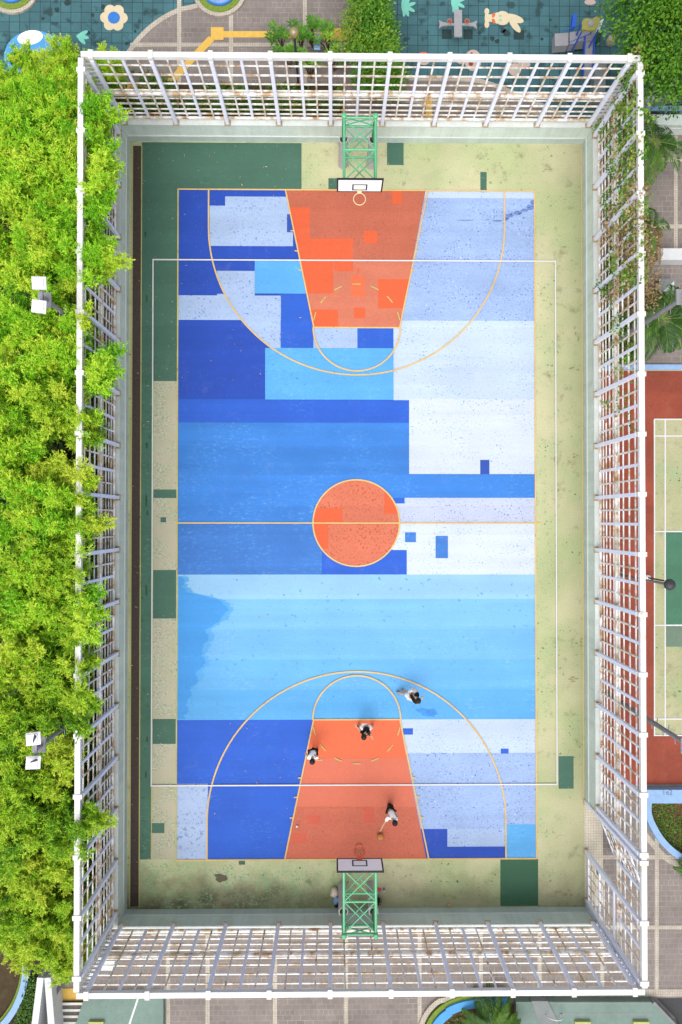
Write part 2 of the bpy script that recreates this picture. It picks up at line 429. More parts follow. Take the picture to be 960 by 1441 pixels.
# ------------------------------------------------------------------ geometry helpers
class MB:
    def __init__(self):
        self.v, self.f, self.mi, self.sm = [], [], [], []

    def add(self, vs, fs, mi=0, smooth=False):
        o = len(self.v)
        self.v += [tuple(p) for p in vs]
        for f in fs:
            self.f.append([i + o for i in f])
            self.mi.append(mi)
            self.sm.append(smooth)

    def box(self, c, s, mi=0, rz=0.0, mat=None):
        hx, hy, hz = s[0] / 2, s[1] / 2, s[2] / 2
        R = mat if mat is not None else Matrix.Rotation(rz, 3, 'Z')
        c = Vector(c)
        vs = [c + R @ Vector((x * hx, y * hy, z * hz)) for z in (-1, 1) for y in (-1, 1) for x in (-1, 1)]
        self.add(vs, [(0, 2, 3, 1), (4, 5, 7, 6), (0, 1, 5, 4), (2, 6, 7, 3), (0, 4, 6, 2), (1, 3, 7, 5)], mi)
        return self

    def frame(self, p, q, up=Vector((0, 0, 1))):
        d = (Vector(q) - Vector(p))
        L = d.length
        d.normalize()
        if abs(d.dot(up)) > 0.98:
            up = Vector((0, 1, 0))
        a = d.cross(up).normalized()
        b = a.cross(d).normalized()
        return d, a, b, L

    def beam(self, p, q, w, h, mi=0, up=Vector((0, 0, 1))):
        d, a, b, L = self.frame(p, q, up)
        p, q = Vector(p), Vector(q)
        vs = [e + a * (x * w / 2) + b * (y * h / 2) for e in (p, q) for (x, y) in ((-1, -1), (1, -1), (1, 1), (-1, 1))]
        self.add(vs, [(0, 1, 2, 3), (7, 6, 5, 4), (0, 4, 5, 1), (1, 5, 6, 2), (2, 6, 7, 3), (3, 7, 4, 0)], mi)
        return self

    def tube(self, pts, rs, n=8, mi=0, caps=True):
        pts = [Vector(p) for p in pts]
        if not isinstance(rs, (list, tuple)):
            rs = [rs] * len(pts)
        rings = []
        for i, p in enumerate(pts):
            a_ = pts[max(0, i - 1)]
            b_ = pts[min(len(pts) - 1, i + 1)]
            d, a, b, L = self.frame(a_, b_)
            rings.append([p + (a * math.cos(2 * PI * k / n) + b * math.sin(2 * PI * k / n)) * rs[i] for k in range(n)])
        vs = [v for r in rings for v in r]
        fs = []
        for i in range(len(pts) - 1):
            for k in range(n):
                k2 = (k + 1) % n
                fs.append((i * n + k, i * n + k2, (i + 1) * n + k2, (i + 1) * n + k))
        self.add(vs, fs, mi, True)
        if caps:
            o = (len(pts) - 1) * n
            self.add(rings[0], [tuple(range(n))[::-1]], mi)
            self.add(rings[-1], [tuple(range(n))], mi)
        return self

    def prism(self, poly, z0, z1, mi=0):
        n = len(poly)
        a = sum(poly[i][0] * poly[(i + 1) % n][1] - poly[(i + 1) % n][0] * poly[i][1] for i in range(n))
        if a < 0:
            poly = poly[::-1]
        vs = [(x, y, z0) for x, y in poly] + [(x, y, z1) for x, y in poly]
        fs = [tuple(range(n))[::-1], tuple(range(n, 2 * n))]
        fs += [(i, (i + 1) % n, n + (i + 1) % n, n + i) for i in range(n)]
        self.add(vs, fs, mi)
        return self

    def sheet(self, poly, z, mi=0):
        n = len(poly)
        a = sum(poly[i][0] * poly[(i + 1) % n][1] - poly[(i + 1) % n][0] * poly[i][1] for i in range(n))
        if a < 0:
            poly = poly[::-1]
        self.add([(x, y, z) for x, y in poly], [tuple(range(n))], mi)
        return self

    def rect(self, x0, y0, x1, y1, z, mi=0):
        return self.sheet([(min(x0, x1), min(y0, y1)), (max(x0, x1), min(y0, y1)), (max(x0, x1), max(y0, y1)), (min(x0, x1), max(y0, y1))], z, mi)

    def ribbon(self, pts, w, z, mi=0, closed=False, h=0.0):
        """flat strip along a polyline, width w; with h > 0 a raised kerb"""
        n = len(pts)
        L, R = [], []
        for i in range(n):
            if closed:
                p0, p1 = pts[(i - 1) % n], pts[(i + 1) % n]
            else:
                p0, p1 = pts[max(0, i - 1)], pts[min(n - 1, i + 1)]
            dx, dy = p1[0] - p0[0], p1[1] - p0[1]
            l = math.hypot(dx, dy) or 1
            nx, ny = -dy / l, dx / l
            L.append((pts[i][0] + nx * w / 2, pts[i][1] + ny * w / 2))
            R.append((pts[i][0] - nx * w / 2, pts[i][1] - ny * w / 2))
        rngi = range(n if closed else n - 1)
        vs = [(x, y, z + h) for x, y in L] + [(x, y, z + h) for x, y in R]
        fs = [(n + i, n + (i + 1) % n, (i + 1) % n, i) for i in rngi]
        if h > 0:
            vs += [(x, y, z) for x, y in L] + [(x, y, z) for x, y in R]
            for i in rngi:
                j = (i + 1) % n
                fs.append((i, j, 2 * n + j, 2 * n + i))
                fs.append((n + j, n + i, 3 * n + i, 3 * n + j))
            if not closed:
                fs.append((0, 2 * n, 3 * n, n))
                fs.append((n - 1, 2 * n - 1, 4 * n - 1, 3 * n - 1))
        self.add(vs, fs, mi)
        return self

    def ball(self, c, r, nu=14, nv=9, mi=0, squash=(1, 1, 1), vmin=0.0, vmax=1.0):
        c = Vector(c)
        vs, fs = [], []
        for j in range(nv + 1):
            th = PI * (vmin + (vmax - vmin) * j / nv)
            for i in range(nu):
                ph = 2 * PI * i / nu
                vs.append(c + Vector((math.sin(th) * math.cos(ph) * squash[0], math.sin(th) * math.sin(ph) * squash[1], math.cos(th) * squash[2])) * r)
        for j in range(nv):
            for i in range(nu):
                i2 = (i + 1) % nu
                fs.append((j * nu + i, (j + 1) * nu + i, (j + 1) * nu + i2, j * nu + i2))
        self.add(vs, fs, mi, True)
        return self

    def build(self, name, mat, parent=None):
        off = Vector((0, 0, 0))
        p = parent
        while p is not None:
            off += p.location
            p = p.parent
        me = bpy.data.meshes.new(name)
        me.from_pydata([(v[0] - off.x, v[1] - off.y, v[2] - off.z) for v in self.v], [], self.f)
        mats = mat if isinstance(mat, (list, tuple)) else [mat]
        for m in mats:
            me.materials.append(m)
        me.polygons.foreach_set('material_index', self.mi)
        me.polygons.foreach_set('use_smooth', self.sm)
        me.update()
        return link(name, me, parent)


def link(name, me, parent=None):
    o = bpy.data.objects.new(name, me)
    COL.objects.link(o)
    if parent is not None:
        o.parent = parent
    return o


def tag(o, label, cat, group=None):
    o['label'] = label
    o['category'] = cat
    if group:
        o['group'] = group
    return o


def thing(name, label, cat, loc=(0, 0, 0), group=None):
    o = bpy.data.objects.new(name, None)
    o.empty_display_size = 0.2
    COL.objects.link(o)
    o.location = loc
    return tag(o, label, cat, group)


def struct(o):
    o['kind'] = 'structure'
    return o


def copy_tree(o, parent=None):
    c = o.copy()
    COL.objects.link(c)
    c.parent = parent
    for ch in [k for k in o.children]:
        copy_tree(ch, c)
    return c


def leaf_mesh(name, C, D, N, L, W, T, mat):
    """n lens-shaped leaf blades: base C, direction D, facing N"""
    C, D, N = np.asarray(C, float), np.asarray(D, float), np.asarray(N, float)
    L, W = np.asarray(L, float)[:, None], np.asarray(W, float)[:, None]
    D /= np.linalg.norm(D, axis=1, keepdims=True) + 1e-9
    S = np.cross(D, N)
    S /= np.linalg.norm(S, axis=1, keepdims=True) + 1e-9
    U = np.cross(S, D)
    n = len(C)
    V = np.empty((n, 4, 3))
    V[:, 0] = C
    V[:, 1] = C + D * L * 0.42 + S * W * 0.5 + U * L * 0.04
    V[:, 2] = C + D * L - U * L * 0.10
    V[:, 3] = C + D * L * 0.42 - S * W * 0.5 + U * L * 0.04
    me = bpy.data.meshes.new(name)
    me.vertices.add(n * 4)
    me.vertices.foreach_set('co', V.reshape(-1))
    me.loops.add(n * 4)
    me.loops.foreach_set('vertex_index', np.arange(n * 4, dtype=np.int32))
    me.polygons.add(n)
    me.polygons.foreach_set('loop_start', np.arange(0, n * 4, 4, dtype=np.int32))
    me.polygons.foreach_set('loop_total', np.full(n, 4, dtype=np.int32))
    at = me.attributes.new('tint', 'FLOAT', 'FACE')
    at.data.foreach_set('value', np.asarray(T, dtype=np.float32))
    me.materials.append(mat)
    me.update(calc_edges=True)
    me.validate()
    return me


# ------------------------------------------------------------------ setting: ground around the court
def PR(px0, py0, px1, py1, z=0.0):
    return G(px0, 738, z)[0], G(500, py0, z)[1], G(px1, 738, z)[0], G(500, py1, z)[1]


def PP(pts, z=0.0):
    return [G(x, y, z) for x, y in pts]


def smooth(pts, k=6):
    """Catmull-Rom through a polyline"""
    out = []
    n = len(pts)
    for i in range(n - 1):
        p0, p1, p2, p3 = pts[max(0, i - 1)], pts[i], pts[i + 1], pts[min(n - 1, i + 2)]
        for s in range(k):
            t = s / k
            out.append(tuple(0.5 * (2 * p1[d] + (p2[d] - p0[d]) * t + (2 * p0[d] - 5 * p1[d] + 4 * p2[d] - p3[d]) * t * t
                                    + (3 * p1[d] - p0[d] - 3 * p2[d] + p3[d]) * t ** 3) for d in (0, 1)))
    out.append(pts[-1])
    return out


ZG = -0.05
m = MB()
m.rect(-900, -900, 900, 900, ZG)
struct(m.build('ground', M['paver']))

# teal playground safety surface, two areas
m = MB()
arc_l = smooth([(160, 130), (168, 100), (180, 74), (200, 48), (225, 27), (252, 13), (283, 3), (300, -30), (310, -120)])
m.sheet(PP([(-220, -120), (-220, 140)] + arc_l), ZG + .004)
arc_r = smooth([(548, 108), (600, 110), (660, 111), (692, 118), (735, 135), (775, 153), (810, 172)])
m.sheet(PP([(548, -120)] + arc_r + [(960, 180), (1100, 100), (1100, -120)]), ZG + .004)
struct(m.build('playground_surface', M['teal']))

# cream mosaic strips in the paving
m = MB()
W1 = 0.17
Z1, Z2 = ZG + .008, ZG + .0105


def strip(pts, w=W1, z=Z1):
    m.ribbon(PP(pts), w, z)


strip(arc_l, 0.2, ZG + .0125)
strip(arc_r, 0.2, ZG + .0125)
for x in (252, 325, 429):
    strip([(x, -100), (x, 170)])
strip([(183, 62), (500, 62)], z=Z2)
strip([(560, 140), (770, 158)], z=Z2)
for x in (236, 292, 387, 487, 591, 677, 760, 848):
    strip([(x, 1290), (x, 1600)])
for y in (1306, 1207):
    strip([(840, y), (1100, y)], z=Z2)
strip([(780, 1398), (1100, 1398)], 0.3, z=Z2)
strip([(925, 1130), (925, 1396)])
for y in (224, 318):
    strip([(880, y), (1100, y)], z=Z2)
strip([(952, 190), (952, 357)])
strip(smooth([(905, 1170), (925, 1195), (945, 1213), (975, 1222)]), 0.22, ZG + .0125)
struct(m.build('paving_strips', M['strip']))

m = MB()
for a, b in (((305, 47.5), (402, 47.5)), ((402, 48.5), (456, 48.5)), ((150, 123), (236, 123)), ((222, 128), (222, 165)),
             ((604, 130), (604, 165))):
    m.ribbon(PP([a, b]), 0.27, ZG + .018)
m.ribbon(PP([(298, 53), (233, 121)]), 0.30, ZG + .021)
m.rect(*PR(295, 39, 313, 57), ZG + .024)
m.rect(*PR(455, 39, 492, 57), ZG + .024)
m.rect(*PR(88, 1389, 124, 1409), ZG + .018)
struct(m.build('tactile_path', M['tactile']))

# clay court with badminton lines, east side
m = MB()
m.rect(*PR(826, 521, 1110, 1106), ZG + .012, 0)
m.rect(*PR(921, 590, 1110, 1035), ZG + .018, 1)
m.rect(*PR(937, 748, 1090, 880), ZG + .024, 2)
m.rect(*PR(937, 880, 1090, 911), ZG + .024, 3)
ZL = ZG + .032
lw = 0.055
for x in (921.5, 936.5):
    m.ribbon(PP([(x, 589.5), (x, 1036)]), lw, ZL, 4)
for y in (590, 613.5, 748, 880, 1012, 1035):
    m.ribbon(PP([(921, y), (1100, y)]), lw, ZL + .004, 4)
m.ribbon(PP([(826, 520.5), (1110, 520.5)]), 0.06, ZL, 5)
M['clay_gr'] = paint('badminton_green', (78, 132, 104), fine=0.08)
M['clay_gr2'] = paint('badminton_worn_green', (118, 142, 122), fine=0.1)
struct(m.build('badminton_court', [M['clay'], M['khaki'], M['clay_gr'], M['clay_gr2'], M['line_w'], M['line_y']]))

# ------------------------------------------------------------------ the court floor
XW, YT, YB = 9.54, 16.02, -16.02
m = MB()
m.rect(-XW - .1, YB - .1, XW + .1, YT + .1, 0.0)
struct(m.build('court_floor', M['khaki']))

mats, midx = [], {}


def mk(k):
    if k not in midx:
        midx[k] = len(mats)
        mats.append(M[k])
    return midx[k]


m = MB()


LAID = []


def lay(k, pts, z=None):
    """a coat of paint: lies 3 mm above the highest coat it touches"""
    xs, ys = [p[0] for p in pts], [p[1] for p in pts]
    b = (min(xs), min(ys), max(xs), max(ys))
    zz = .001
    for q, qz in LAID:
        if b[0] < q[2] - .0005 and q[0] < b[2] - .0005 and b[1] < q[3] - .0005 and q[1] < b[3] - .0005:
            zz = max(zz, qz)
    zz += .003
    LAID.append((b, zz))
    m.sheet(pts, zz, mk(k))


def pr(k, x0, y0, x1, y1, z=None):
    a = PR(x0, y0, x1, y1)
    lay(k, [(a[0], a[1]), (a[2], a[1]), (a[2], a[3]), (a[0], a[3])])


def pp(k, pts, z=None):
    lay(k, PP(pts))


# margins
pr('drain', 185.5, 207, 197, 1274, .004)
pr('gr', 198, 202, 424, 268, .004)
pr('gr', 198, 268, 249, 537, .004)
pr('gr2', 198, 537, 214, 1208, .004)
pr('chips', 216, 537, 249, 1208, .004)
for y0, y1 in ((689, 701), (802, 870), (1011, 1046)):
    pr('gr', 216, y0, 249, y1, .008)
pr('gr', 226, 728, 234, 735, .008)
pr('gr', 213, 1157, 233, 1171, .008)
pr('gr', 545, 200, 568.5, 232, .004)
pr('gr', 462, 251, 476, 267, .004)
pr('gr', 677, 241, 686, 267, .004)
pr('gr', 785, 1065, 806, 1111, .004)
pr('gr3', 703, 1210, 756, 1276, .004)
pr('gr', 337, 1209, 346, 1216, .004)
# playing area
Z = .008
pr('dk', 250, 268, 441, 595, Z)
pr('mid', 250, 595, 576, 737, Z)
pr('lav', 441, 268, 753, 451, Z)
pr('ice', 441, 451, 753, 580, Z)
pr('white_blue', 576, 580, 753, 667, Z)
pr('mid', 500, 667, 753, 700.5, Z)
pr('grey_lav', 500, 700.5, 753, 737, Z)
pr('mid2', 250, 737, 453, 770, Z)
pr('mid2', 250, 770, 453, 808.5, Z)
pr('white_blue', 453, 737, 753, 808.5, Z)
for i, (a, b) in enumerate(((808.5, 843), (843, 885), (885, 928), (928, 970), (970, 1012.5))):
    pr('band%d' % i, 250, a, 753.5, b, Z)
pr('dk2', 250, 1012.5, 480, 1102, Z)
pr('ice', 480, 1012.5, 754, 1060, Z)
pr('lav', 480, 1060, 754, 1208, Z)
pr('worn', 250, 1102, 293.5, 1208, Z)
pr('dk2', 293.5, 1102, 480, 1208, Z)
Z = .012
# north-west patches
pr('pale', 294, 290.5, 404, 347, Z)
pr('pale', 316, 277.5, 412, 347, Z + .004)
pr('dk3', 403.5, 302, 418, 327.5, Z + .008)
pr('pale', 305, 382, 358, 417, Z)
pr('pale', 250, 416.5, 395, 451, Z + .004)
pr('lt', 358, 366, 432, 413.5, Z)
pr('dk2', 395, 413.5, 443, 490, Z + .008)
pr('dk2', 250, 562, 576, 595, Z)


def arc_pts(cx, cy, r, a0, a1, n=40):
    return [(cx + r * math.cos(math.radians(a0 + (a1 - a0) * i / n)), cy + r * math.sin(math.radians(a0 + (a1 - a0) * i / n))) for i in range(n + 1)]


CX, RY3 = -0.002, 14 - 1.575
R3 = 6.22
# left of arc the strip x<294 stays deep blue: pieces cut along the three-point arc
cut = [p for p in arc_pts(0, RY3, R3, 180, 270, 60)]
g1 = G(294, 382), G(395, 490)
def on_arc(py):
    y = G(500, py)[1]
    return (-math.sqrt(R3 * R3 - (y - RY3) ** 2), y)


pal = [on_arc(382)] + [p for p in cut if G(358, 382)[1] > p[1] > G(250, 417)[1]] + [on_arc(417.5)]
lay('pale', pal + [(G(358, 738)[0], pal[-1][1]), (G(358, 738)[0], pal[0][1])])
pal = [on_arc(450)] + [p for p in cut if p[1] < G(500, 450)[1] and p[0] < G(395, 490)[0]]
lay('pale', pal + [(G(395, 490)[0], pal[-1][1]), (G(395, 490)[0], pal[0][1])])
# deep blue over the pale overspill left of the arc
pal = [p for p in cut if G(0, 366)[1] >= p[1] >= G(0, 416)[1]]
lay('dk', [(G(290, 366)[0], pal[0][1])] + pal + [(G(290, 416)[0], pal[-1][1])])
pr('lt', 373, 490, 554, 562.5, Z)
pr('pale', 441, 462, 503, 490, Z + .004)
pr('dk2', 503, 462, 560.5, 490, Z + .004)
pr('ice', 554, 461, 640, 563, Z + .004)
pr('ice', 441, 268, 753, 278, Z)
pr('dk3', 676, 647, 689, 667, Z)
pr('white_blue', 576, 561, 753, 580.5, Z + .004)
# centre patches
pr('dk2', 453, 774, 572.5, 808.5, Z)
pr('dk2', 553, 700.5, 569.5, 708.5, Z)
pr('mid2', 570, 749, 585.5, 763, Z)
pr('mid2', 613, 754, 630.5, 785.5, Z)
# south patches
pr('dk2', 567, 1025, 581, 1034, Z)
pr('dk2', 704, 1054, 715, 1061, Z)
pr('dk', 590, 1167, 629, 1192.5, Z)
pr('dk', 590, 1192, 711, 1208, Z)
pr('pale', 629, 1167, 711, 1192, Z)
pr('lt', 712, 1161, 754, 1208, Z)
pr('lt', 441, 970, 562, 1012, Z)
# irregular stain where the pale band was overpainted
rr = random.Random(3)


def ragged(pts, amp, k=7):
    out = []
    n = len(pts)
    for i in range(n):
        a, b = pts[i], pts[(i + 1) % n]
        for s in range(k):
            t = s / k
            out.append((a[0] + (b[0] - a[0]) * t + rr.uniform(-amp, amp), a[1] + (b[1] - a[1]) * t + rr.uniform(-amp, amp)))
    return out


CTRL = [(811, 256), (834, 262), (838, 284), (842, 300), (845, 313), (858, 320), (868, 316), (875, 305), (886, 292), (905, 291), (917, 282), (924, 286), (930, 290), (940, 281), (958, 276), (975, 268),
        (995, 263), (1012, 261)]


def stain_edge(grow, amp, step):
    """right-hand edge of the overpainted patch, one reading per row"""
    out = []
    y = 811.0
    while y < 1011.5:
        x = float(np.interp(y, [c[0] for c in CTRL], [c[1] for c in CTRL]))
        out.append((x + grow + rr.uniform(-amp, amp) + 2.2 * math.sin(y * .31 + grow), y))
        y += step
    out.append((float(CTRL[-1][1]) + grow, 1011.8))
    return out


M['stain2'] = paint('half_faded_blue', (100, 184, 249), mott=.06, speck=((84, 170, 245), .6, 4))
for k_, g_, a_ in (('stain2', 7, 3.2), ('stain', 0, 2.0)):
    lay(k_, PP([(251, 1011.8), (251, 811)] + stain_edge(g_, a_, 1.7)))


def blob(k, cx, cy, rx, ry, z=None, n=18):
    pts = []
    for i in range(n):
        a = 2 * PI * i / n
        q = rr.uniform(0.7, 1.15)
        pts.append((cx + rx * q * math.cos(a), cy + ry * q * math.sin(a)))
    pp(k, pts, z)


M['gr_stain'] = paint('wet_green_stain', (44, 92, 62), fine=.1)
M['moss'] = paint('mossy_floor_stain', (164, 164, 112), fine=.2)
M['smudge'] = paint('dark_scuffed_blue', (118, 146, 205), fine=.15, speck=((60, 90, 170), 1.0, 9))
M['azure_dark'] = paint('darker_azure', (76, 162, 243), fine=.1)
for (x, y, a, b) in ((746, 292, 7, 4), (738, 296, 6, 2.5), (728, 300, 7, 3), (718, 303, 6, 3), (712, 308, 4, 3), (749, 285, 3, 4), (700, 311, 8, 1), (655, 310, 14, .8)):
    blob('smudge', x, y, a, b, Z + .008)
blob('azure_dark', 605, 1003, 12, 6, Z)  # irregular blob in two darker azure tones
blob('azure_dark', 594, 1000, 9, 4)
M['azure_deep'] = paint('deeper_azure', (66, 150, 236), fine=.1)
blob('azure_deep', 606, 1003, 8, 4)
M['player_shadow'] = paint('painted_player_shadow', (214, 88, 52), fine=.08)  # cast shadows of the two white-shirted players, painted onto the key
blob('player_shadow', 545, 1131, 11, 8, Z + .016)
blob('player_shadow', 443, 1045, 7, 5, Z + .016)
M['smudge4'] = paint('damp_brown_patch', (112, 108, 84), fine=.1)
blob('smudge4', 312, 1236, 9, 6, .004)
blob('smudge4', 307, 1232, 6, 3, .008)

for (y, l) in ((627, 5), (704, 10), (722, 4), (831, 9), (1040, 5), (1090, 6), (420, 6), (330, 5)):
    blob('gr_stain', 206.5 + rr.uniform(-1.5, 1.5), y, 1.6, l)
for (x, y, a, b) in ((650 + 160, 640, 6, 5), (800, 955, 12, 5), (812, 470, 5, 9), (806, 520, 8, 6), (640, 1262, 10, 5), (675, 1255, 5, 6), (800, 1255, 7, 6), (575, 1232, 4, 3), (814, 905, 6, 8), (770, 240, 6, 3), (600, 225, 5, 2.5)):
    for q in range(4):
        blob('moss', x + rr.uniform(-a, a), y + rr.uniform(-b, b), a * .32, b * .26)
# keys and circle
Z = .024
tN = [(402, 268), (599, 268), (563, 461), (440.5, 461)]
pp('or_m', tN, Z)


def key_x(y, side, n=True):
    """edge of a key at row y"""
    if n:
        t = (y - 268) / (461 - 268)
        return 402 + (440.5 - 402) * t if side < 0 else 599 + (563 - 599) * t
    t = (y - 1013) / (1208 - 1013)
    return 440.5 + (402 - 440.5) * t if side < 0 else 562 + (600 - 562) * t




def trap(k, y0, y1, z, n=True, x0=None, x1=None):
    a0 = max(x0, key_x(y0, -1, n)) if x0 else key_x(y0, -1, n)
    a1 = max(x0, key_x(y1, -1, n)) if x0 else key_x(y1, -1, n)
    b0 = min(x1, key_x(y0, 1, n)) if x1 else key_x(y0, 1, n)
    b1 = min(x1, key_x(y1, 1, n)) if x1 else key_x(y1, 1, n)
    pp(k, [(a0, y0), (b0, y0), (b1, y1), (a1, y1)], z)


trap('or_n', 366, 461, Z + .002)
Z = .030
trap('or_b', 292, 337, Z, x1=436)
trap('or_b', 336, 366, Z, x1=497)
trap('or_b', 366, 413, Z, x1=469)
trap('or_b', 436, 461, Z, x1=476)
trap('or_b', 393, 434, Z, x0=532)
pr('or_b', 470, 366, 497, 382, Z)
pr('or_b', 512, 325, 531, 343, Z)
pr('or_b', 552, 269, 566, 287, Z)
pr('or_hi', 494, 388, 513.5, 418, Z)
pr('or_b', 498, 433, 514, 448, Z)
blob('or_b', 504, 381, 2.5, 3.5, Z)
Z = .024
trap('or_hi', 1013, 1067, Z, False)
trap('or_mid', 1067, 1135, Z, False)
trap('or_lo', 1135, 1208, Z, False)
M['or_lo2'] = paint('paint_dusty_orange', (224, 104, 78), fine=.1)
pr('or_lo2', 512, 1137, 527.5, 1157, Z + .006)
pr('or_lo2', 432, 1147, 451, 1159, Z + .006)
pr('or_lo2', 404 + 8, 1172, 432, 1186, Z + .006)
c0 = G(501.5, 736)
RC = 1.81
lay('circ', arc_pts(c0[0], c0[1], RC, 0, 354, 59))


def circ_clip(k, x0, y0, x1, y1, z):
    a, b = G(x0, y0), G(x1, y1)
    xs = np.linspace(a[0], b[0], 24)
    top, bot = [], []
    for x in xs:
        d = RC * RC - (x - c0[0]) ** 2
        if d <= 0:
            continue
        d = math.sqrt(d)
        t, u = min(a[1], c0[1] + d), max(b[1], c0[1] - d)
        if t > u:
            top.append((x, t))
            bot.append((x, u))
    lay(k, top + bot[::-1])


circ_clip('or_b', 438, 715, 482, 737, .030)
circ_clip('or_b', 438, 737, 462, 772, .030)
circ_clip('or_b', 541, 690, 566, 723, .030)
struct(m.build('court_paint', mats))

# lines
m = MB()
Z = max(q[1] for q in LAID) + .004
lw = 0.058
LY, LG, LW = 0, 1, 2
m.ribbon([(-7.5, 14), (7.5, 14)], lw, Z, LY)
m.ribbon([(-7.5, -14), (7.5, -14)], lw, Z, LY)
m.ribbon([(-7.5, 14.02), (-7.5, -14.02)], lw, Z + .004, LG)
m.ribbon([(7.5, 14.02), (7.5, -14.02)], lw, Z + .004, LY)
m.ribbon([(-7.62, c0[1]), (7.72, c0[1])], lw, Z, LY)
m.ribbon(arc_pts(c0[0], c0[1], RC, 0, 354, 59), .06, Z + .004, LY, closed=True)
for s in (1, -1):
    ry = s * RY3
    if s > 0:
        a = arc_pts(0, ry, R3, 180, 360, 72)
        pts = [(-R3, 14)] + a + [(R3, 14)]
    else:
        a = arc_pts(0, ry, R3, 180, 0, 72)
        pts = [(-R3, -14)] + a + [(R3, -14)]
    m.ribbon(pts, lw + .006, Z + .008, LY)
    ft = s * (14 - 5.8)
    m.ribbon([(-1.8, ft), (1.8, ft)], lw, Z + .012, LY)
    for sd in (-1, 1):
        m.ribbon([(sd * 3.0, s * 14), (sd * 1.8, ft)], lw, Z + .016, LY)
        for dd in (1.75, 2.6, 3.4):
            t = dd / 5.8
            x = sd * (3.0 - 1.2 * t)
            y = s * (14 - dd)
            m.ribbon([(x, y), (x + sd * .15, y + s * .02)], .05, Z + .012, LY)
    m.ribbon(arc_pts(0, ft, 1.83, 0, -180 * s, 40), lw + .006, Z + .020, LY)
    for k in range(7):
        aa = (15 + k * 25 - 5) * s
        m.ribbon(arc_pts(0, ft, 1.83, aa, aa + 11 * s, 4), .045, Z + .012, LG)
wl, wt = G(216, 366), G(783.5, 1103)
ZW = Z + .026
m.ribbon([(wl[0], wl[1] + .03), (wl[0], wt[1] - .03)], .05, ZW, LW)
m.ribbon([(wt[0], wl[1] + .03), (wt[0], wt[1] - .03)], .05, ZW, LW)
m.ribbon([wl, (wt[0], wl[1])], .055, ZW + .004, LW)
m.ribbon([(wl[0], wt[1]), wt], .055, ZW + .004, LW)
# yellow edging by the drain and the east wall foot
for x in (-9.42, -9.02, ):
    m.ribbon([(x, 15.8), (x, -15.9)], .03, .016, LG)
m.ribbon([(-8.52, 6.0), (-8.52, -14)], .03, .024, LG)
m.ribbon([(9.5, 15.9), (9.5, -11.7)], .03, .012, LY)
struct(m.build('court_lines', [M['line_y'], M['line_g'], M['line_w']]))

# cream tiles in the gateway
m = MB()
m.rect(XW - .02, -15.98, XW + .75, -11.72, .014)
struct(m.build('gateway_pavement', M['gate_tile']))

# ------------------------------------------------------------------ low walls round the court
WH = 1.25
WT = 0.25


def low_wall(name, label, a, b, nrm, seams):
    """a-b: foot of the inner face, nrm: unit vector pointing away from the court"""
    a, b, n = Vector((*a, 0)), Vector((*b, 0)), Vector((*nrm, 0))
    d = (b - a).normalized()
    mid = (a + b) / 2
    root = thing(name, label, 'wall', mid)
    L = (b - a).length
    R = Matrix((d, n, Vector((0, 0, 1)))).transposed()
    m = MB()
    m.box(mid + n * (WT / 2 + .013) + Vector((0, 0, (WH - .09) / 2 - .03)), (L, WT - .032, WH - .03), mat=R)
    body = m.build('wall_body', M['wall'], root)
    m = MB()
    m.box(mid + n * .015 + Vector((0, 0, .19)), (L, .026, .40), mat=R)
    m.build('plinth', M['plinth'], root)
    m = MB()
    m.box(mid + n * .007 + Vector((0, 0, .4)), (L, .046, .035), mat=R)
    m.build('plinth_cap', M['seam'], root)
    m = MB()
    m.box(mid + n * (WT / 2 + .005) + Vector((0, 0, WH - .04)), (L, WT + .02, .08), mat=R)
    m.box(mid + n * (-.012) + Vector((0, 0, WH - .035)), (L, .02, .055), 1, mat=R)
    m.build('coping', [M['coping'], M['seam']], root)
    m = MB()
    for s in seams:
        p = a + d * s
        m.beam(p + n * .026 + Vector((0, 0, .43)), p + n * .026 + Vector((0, 0, WH - .1)), .03, .012)
    if seams:
        m.build('expansion_joint', M['seam'], root)
    return root


low_wall('low_wall', 'grey-green low wall behind the cream-rimmed basket', (-XW - .25, YT), (XW + .25, YT), (0, 1), [1.9, 6.2, 13.2, 18.6])
low_wall('low_wall', 'shaded grey-green low wall behind the orange-rimmed basket', (-XW - .25, YB), (XW + .25, YB), (0, -1), [12.5])
low_wall('low_wall', 'grey-green low wall between the drain and the bamboo', (-XW, YB), (-XW, YT), (-1, 0), [])
low_wall('low_wall', 'pale low wall beside the clay-red badminton court', (XW, -11.7), (XW, YT), (1, 0), [])

# ------------------------------------------------------------------ lattice fences
FT = 5.05
UPZ = ((3.12, .05), (3.51, .035), (4.01, .055), (4.52, .035))
LOZ = ((2.80, .05), (2.63, .032), (2.29, .055), (1.95, .032), (1.66, .05))


